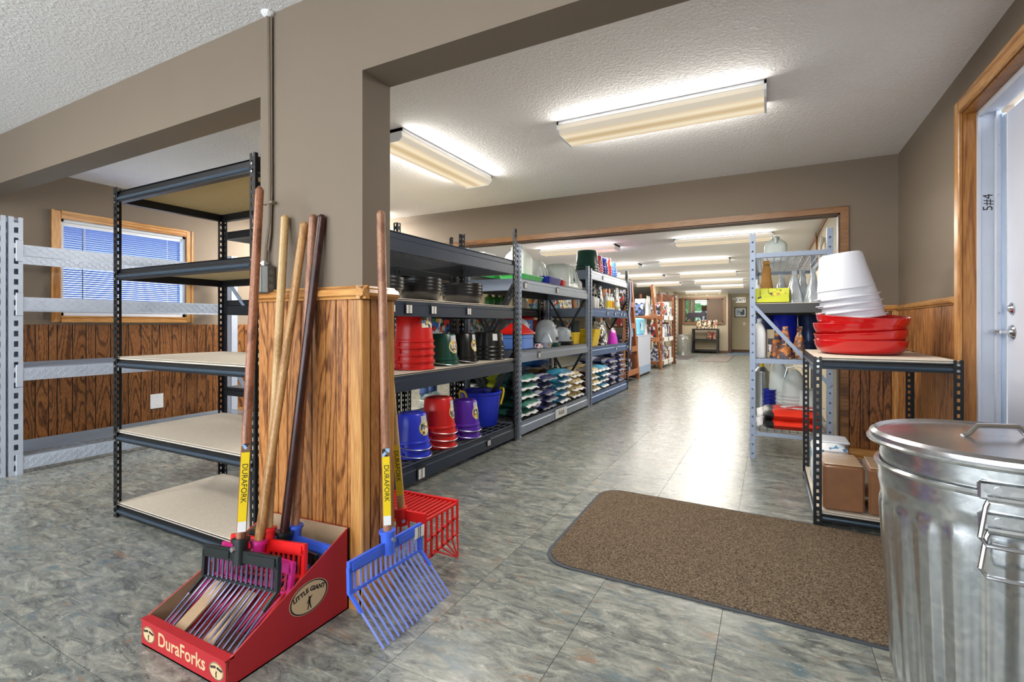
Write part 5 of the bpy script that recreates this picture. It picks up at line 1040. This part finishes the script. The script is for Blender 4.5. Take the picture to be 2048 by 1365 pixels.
# far window with sliding pane and animal cut-out
wf = bpy.data.objects.new('window_2', None); link(wf); wf['kind'] = 'structure'; wf.location = (EW[0], EY, EW[2]); ww, wh = EW[1]-EW[0], EW[3]-EW[2]
BRF = M('bronze_frame', (82,64,50), .5)
obj('casing', MB().box(-.07,0,-.03,0,-.07,wh+.07).box(ww,ww+.07,-.03,0,-.07,wh+.07).box(0,ww,-.03,0,wh,wh+.07).box(0,ww,-.05,0,-.07,0), M('casing_brown', (120,86,58), .5), wf)
obj('frame', MB().box(0,.04,.02,.08,0,wh).box(ww-.04,ww,.02,.08,0,wh).box(0,ww,.02,.08,0,.04).box(0,ww,.02,.08,wh-.04,wh).box(ww*.58,ww*.62,.02,.08,0,wh).box(ww*.20,ww*.27,.03,.07,0,wh), BRF, wf)
obj('pane', MB().box(.03,ww*.6,.05,.054,.03,wh-.03), gm, wf)
obj('brown_screen', MB().box(ww*.62,ww-.04,.03,.045,.04,wh-.04), M('screen_brown', (86,70,56), .7), wf)
t_ = thing('dog_cutout', 'dark running dog cut-out standing on the far window sill', 'cut-out', (EW[0]+.45, EY-.02, EW[2]+.002)); 
pts = [(-.36,.30),(-.30,.36),(-.1,.37),(.12,.36),(.2,.40),(.26,.43),(.30,.38),(.36,.34),(.36,.29),(.28,.27),(.2,.22),(.19,.14),(.24,.04),(.25,.0),(.20,.0),(.15,.10),(.08,.2),(-.08,.18),(-.14,.06),(-.08,.0),(-.14,.0),(-.22,.08),(-.24,.16),(-.34,.06),(-.38,.0),(-.43,.0),(-.36,.12),(-.33,.22),(-.42,.26)]
bm = bmesh.new(); vs_ = [bm.verts.new((p[0], 0, p[1])) for p in pts]; fc = bm.faces.new(vs_); ex = bmesh.ops.extrude_face_region(bm, geom=[fc]); bmesh.ops.translate(bm, vec=(0,-.02,0), verts=[v for v in ex['geom'] if isinstance(v, bmesh.types.BMVert)]); bmesh.ops.triangulate(bm, faces=bm.faces); bmesh.ops.recalc_face_normals(bm, faces=bm.faces)
me = bpy.data.meshes.new('silhouette'); bm.to_mesh(me); bm.free(); me.materials.append(M('dog_dark', (38,32,44), .6)); inst('silhouette', me, t_, (0,0,0))
t_ = thing('sill_book', 'dark closed book lying on the far window sill', 'book', (EW[0]+.98, EY-.06, EW[2]+.002)); obj('cover', MB().bbox(-.17,.17,-.05,.05,0,.045,.004), M('book_dark', (50,34,40), .5), t_)
# outside the far window
ground = struct('ground_outside', MB().box(-8, 4, EY+.2, 40, -.3, -.15), M('lawn', (98,120,70), .9, var=.2, scale=3))
for k, (x, y, r, c_) in enumerate(((-3.9,25,1.3,(70,110,60)),(-2.6,27,1.6,(96,134,84)),(-5.4,27,1.8,(80,120,70)),(-1.2,26,1.2,(86,124,80)))):
    t_ = thing('garden_shrub', f'green shrub outside the far window, {["left of the post","behind the dark panel","at the far left","at the right"][k]}', 'shrub', (x, y, -.15), 0, 'shrubs outside the far window'); bm = bmesh.new(); bmesh.ops.create_icosphere(bm, subdivisions=4, radius=r)
    for v in bm.verts: v.co *= 1+random.uniform(-.14, .14); v.co.z = v.co.z*1.3+r*1.2
    me = bpy.data.meshes.new('foliage'); bm.to_mesh(me); bm.free(); me.materials.append(M(f'leaf_{k}', c_, .9, var=.5, scale=6)); inst('foliage', me, t_, (0,0,0)); obj('trunk', MB().cyl((0,0,0), (0,0,r*.6), .09, n=8), M('bark', (80,62,48), .9), t_)
t_ = thing('porch_post', 'pale wooden porch post outside the far window', 'post', (-2.86, 21.2, -.15)); obj('post', MB().bbox(-.06,.06,-.06,.06,0,2.6,.01), M('post_pale', (206,184,140), .6), t_); obj('base', MB().bbox(-.09,.09,-.09,.09,0,.12,.01), M('post_pale', (206,184,140)), t_)
t_ = thing('dark_panel', 'dark green shutter panel standing outside the far window', 'panel', (-2.3, 21.6, -.15)); obj('panel', MB().bbox(-.16,.16,-.03,.03,.2,2.0,.005), M('shutter_dark', (22,34,36), .6), t_); obj('stand', MB().box(-.16,-.1,-.05,.05,0,.2).box(.1,.16,-.05,.05,0,.2), BLACK, t_)
# exit sign, picture, switch, spots on the far wall
t_ = thing('exit_sign', 'white exit sign with emergency heads at the far corner', 'exit sign', (-.98, 21.3, 2.03)); obj('case', MB().bbox(-.17,.17,-.06,0,-.09,.11,.006), M('sign_white', (232,230,220), .4, emit=.55), t_); text_obj('sign_text', 'EXIT', .17, M('exit_ink', (96,60,50), .5), frame4((0,-.062,.01), (1,0,0), (0,0,1)), t_, .001, bold=.003)
for s in (-.30, -.22): obj('lamp_head', MB().lathe([(.001,0),(.05,0),(.035,.06),(.001,.07)], 14).xf(Matrix.Translation((s,-.1,.06)) @ Matrix.Rotation(PI/2, 4, 'X')), WHITE, t_)
t_ = thing('framed_picture', 'small framed landscape picture on the beige exit wall', 'picture', (-.99, 21.3, 1.56)); obj('frame', MB().box(-.22,.22,-.025,0,-.2,-.165).box(-.22,.22,-.025,0,.165,.2).box(-.22,-.185,-.025,0,-.2,.2).box(.185,.22,-.025,0,-.2,.2), M('frame_dark', (52,44,44), .4), t_); obj('mat_board', MB().box(-.19,.19,-.012,0,-.17,.17), WHITE, t_); obj('print', MB().box(-.14,.14,-.014,-.012,-.11,.11), print_mat('landscape_print', [(90,120,150),(200,212,224),(60,80,100),(150,176,196),(40,56,70)], 9), t_)
t_ = thing('wall_switch', 'ivory switch plate below the framed picture', 'switch', (-.86, 21.3, 1.10)); obj('plate', MB().bbox(-.06,.06,-.01,0,-.07,.07,.003), M('ivory', (220,210,180), .5), t_); obj('toggle', MB().box(-.01,.01,-.022,-.01,-.015,.015), WHITE, t_)
for k, (x, z) in enumerate(((-2.78,2.18),(-2.5,2.24),(-2.1,2.2),(-1.66,2.24))):
    t_ = thing('wall_spotlight', f'small white spotlight above the far window, {["leftmost","second","third","rightmost"][k]} of four', 'spotlight', (x, EY, z), 0, 'spotlights above the far window'); obj('shade', MB().lathe([(.001,0),(.012,0),(.022,.02),(.001,.03)], 12).xf(Matrix.Rotation(PI/2, 4, 'X')), WHITE, t_)
trash_can('galvanized trash can by the far wall next to the black bookcase', -2.75, 18.6, 0, .70, .27, .32, -1.2, n=96)
bs = rack('black_bookcase', 'low black rack with pet food bags under the far window', -2.58, -1.66, 19.62, 20.02, .92, [(.08,.13,BLACK,'black'),(.48,.53,BLACK,'black'),(.87,.92,BLACK,'black')], BLACK, faces='x', ends=True, w_=.06, pitch=.5, hole=.01)
PET = print_mat('pet_bag_print', [(206,196,168),(56,52,48),(186,174,142),(190,112,96),(90,84,70)], 18); PET2 = print_mat('pet_bag_print2', [(196,52,46),(60,100,60),(196,176,150),(180,46,46)], 18)
for k in range(4): pouch(f'pet food bag on top of the black bookcase, {["leftmost","second","third","rightmost"][k]}', -2.36+.19*k, 19.82, .923, .17, .12, .30, PET, 'pet_food_bag', 'pet food bags on the bookcase')
for k in range(2): pouch(f'red pet food bag on the middle shelf of the bookcase, {["left","right"][k]} one', -1.98+.18*k, 19.82, .533, .16, .12, .25, PET2, 'pet_food_bag', 'pet food bags on the bookcase')
GREYM = M('mat_grey', (112,104,98), .95, var=.15, scale=60)
floor_mat_('runner_mat', 'brown grey mat in the middle of the far floor', [(-1.75,18.5),(-1.05,18.7),(-1.05,15.3),(-1.85,15.2)], .04, 0, GREYM)
floor_mat_('runner_mat', 'dark mat beside the wooden shelving in front of the far trash can', [(-2.9,17.7),(-2.2,17.9),(-2.2,15.9),(-2.9,15.8)], .04, 0, M('mat_dark', (78,70,70), .95))
floor_mat_('runner_mat', 'blue grey mat at the foot of the exit wall', [(-1.5,20.9),(.4,20.9),(.4,19.0),(-1.35,19.0)], .04, 0, M('mat_blue', (96,112,130), .9))
# ================================================================ person behind the racks
def person(label, x, y, rz):
    J = {'pel':(0,0,.95),'wai':(0,.0,1.08),'che':(0,.01,1.32),'nek':(0,.0,1.46),'hd0':(0,-.02,1.55),'hd1':(0,-.02,1.68),
         'lh':(.10,0,.90),'lk':(.12,-.03,.50),'la':(.13,.03,.10),'rh':(-.10,0,.90),'rk':(-.11,-.10,.51),'ra':(-.12,-.10,.10),
         'ls':(.19,.0,1.40),'le':(.25,.02,1.12),'lw':(.24,-.12,.90),'rs':(-.19,0,1.40),'re':(-.25,.02,1.12),'rw':(-.24,-.14,.92)}
    E_ = [('pel','wai'),('wai','che'),('che','nek'),('nek','hd0'),('hd0','hd1'),('pel','lh'),('lh','lk'),('lk','la'),('pel','rh'),('rh','rk'),('rk','ra'),('che','ls'),('ls','le'),('le','lw'),('che','rs'),('rs','re'),('re','rw')]
    Rr = {'pel':.145,'wai':.13,'che':.145,'nek':.055,'hd0':.08,'hd1':.085,'lh':.095,'rh':.095,'lk':.068,'rk':.068,'la':.055,'ra':.055,'ls':.062,'rs':.062,'le':.046,'re':.046,'lw':.032,'rw':.032}
    for s, w0 in (('l',Vector(J['lw'])), ('r',Vector(J['rw']))):
        pm = w0+Vector((0,-.045,-.05)); J[s+'p'] = tuple(pm); Rr[s+'p'] = .032; E_.append((s+'w', s+'p')); sg_ = 1 if s == 'l' else -1
        for f in range(4):
            a = pm+Vector((sg_*(.028-.019*f), -.025, -.04)); b = a+Vector((0,.012,-.035+.005*abs(f-1.5))); J[f'{s}{f}a'] = tuple(a); J[f'{s}{f}b'] = tuple(b); Rr[f'{s}{f}a'] = .0095; Rr[f'{s}{f}b'] = .008; E_ += [(s+'p', f'{s}{f}a'), (f'{s}{f}a', f'{s}{f}b')]
        a = w0+Vector((-sg_*.04,-.05,-.035)); J[s+'t'] = tuple(a); Rr[s+'t'] = .010; E_.append((s+'p', s+'t'))
    ks = list(J); me = bpy.data.meshes.new('person_body'); me.from_pydata([J[k] for k in ks], [(ks.index(a), ks.index(b)) for a, b in E_], [])
    o = bpy.data.objects.new('person_body', me); COL.objects.link(o); sk = o.modifiers.new('skin', 'SKIN'); 
    for k, v in zip(ks, me.skin_vertices[0].data): v.radius = (Rr[k], Rr[k]*(.72 if k in ('pel','wai','che') else 1)); v.use_root = (k == 'pel')
    o.modifiers.new('sub', 'SUBSURF').levels = 2; bpy.context.view_layer.update()
    m2 = bpy.data.meshes.new_from_object(o.evaluated_get(bpy.context.evaluated_depsgraph_get())); bpy.data.objects.remove(o)
    m2.materials.clear(); [m2.materials.append(q) for q in (M('jeans', (52,76,122), .85, var=.2, scale=40), M('shirt', (70,74,82), .85, var=.1, scale=30), M('skin', (198,150,122), .55))]
    for p in m2.polygons:
        c = p.center; p.material_index = 2 if c.z > 1.47 or (c.z < 1.14 and abs(c.x) > .185 and c.z > .6) else (1 if c.z > .98 else 0); p.use_smooth = True
    t_ = thing('person', label, 'person', (x, y, 0), rz); inst('body', m2, t_, (0,0,0))
    SH = M('sneaker', (96,112,112), .7, var=.15, scale=30); SO = M('sneaker_sole', (196,196,190), .6)
    for n_ in ('la', 'ra'):
        a = J[n_]; s_ = obj('shoe', MB().loft([(.046,.135,.022,3,a[0],a[1]-.06),(.048,.138,.05,3,a[0],a[1]-.06),(.045,.11,.085,2.6,a[0],a[1]-.03),(.045,.062,.12,2.2,a[0],a[1]+.012),(.047,.058,.14,2.2,a[0],a[1]+.014)], 24), SH, t_)
        obj('sole', MB().loft([(.046,.135,0,3,a[0],a[1]-.06),(.051,.142,.006,3,a[0],a[1]-.06),(.050,.142,.024,3,a[0],a[1]-.06)], 24), SO, s_)
        obj('cuff', MB().lathe([(.062,0),(.068,.01),(.066,.06),(.06,.08)], 18, (a[0], a[1]+.005, .10)), M('jeans', (52,76,122)), t_)
    obj('hair', MB().lathe([(.075,1.63),(.094,1.66),(.096,1.70),(.085,1.75),(.05,1.78),(.001,1.785)], 20, (0,-.005,0), sy=1.1), M('hair_brown', (58,42,32), .7), t_)
    for s in (-1, 1): obj('eye', MB().lathe([(.001,.012),(.008,.008),(.011,0),(.008,-.008),(.001,-.012)], 10, (s*.032,-.096,1.645)), M('eye_dark', (40,34,30), .2), t_); obj('ear', MB().loft([(.008,.02,-.03,2),(.012,.026,0,2),(.008,.02,.03,2)], 12, (s*.086,-.01,1.635)), M('skin', (198,150,122)), t_)
    obj('nose', MB().loft([(.014,.012,-.02,2),(.010,.008,.03,2)], 10, (0,-.106,1.62)), M('skin', (198,150,122)), t_); obj('mouth', MB().loft([(.024,.004,-.004,2),(.024,.004,.004,2)], 12, (0,-.098,1.578)), M('lip', (160,90,84), .5), t_)
person('person in blue jeans and grey sneakers standing behind the racks', -4.38, 5.72, math.radians(75))
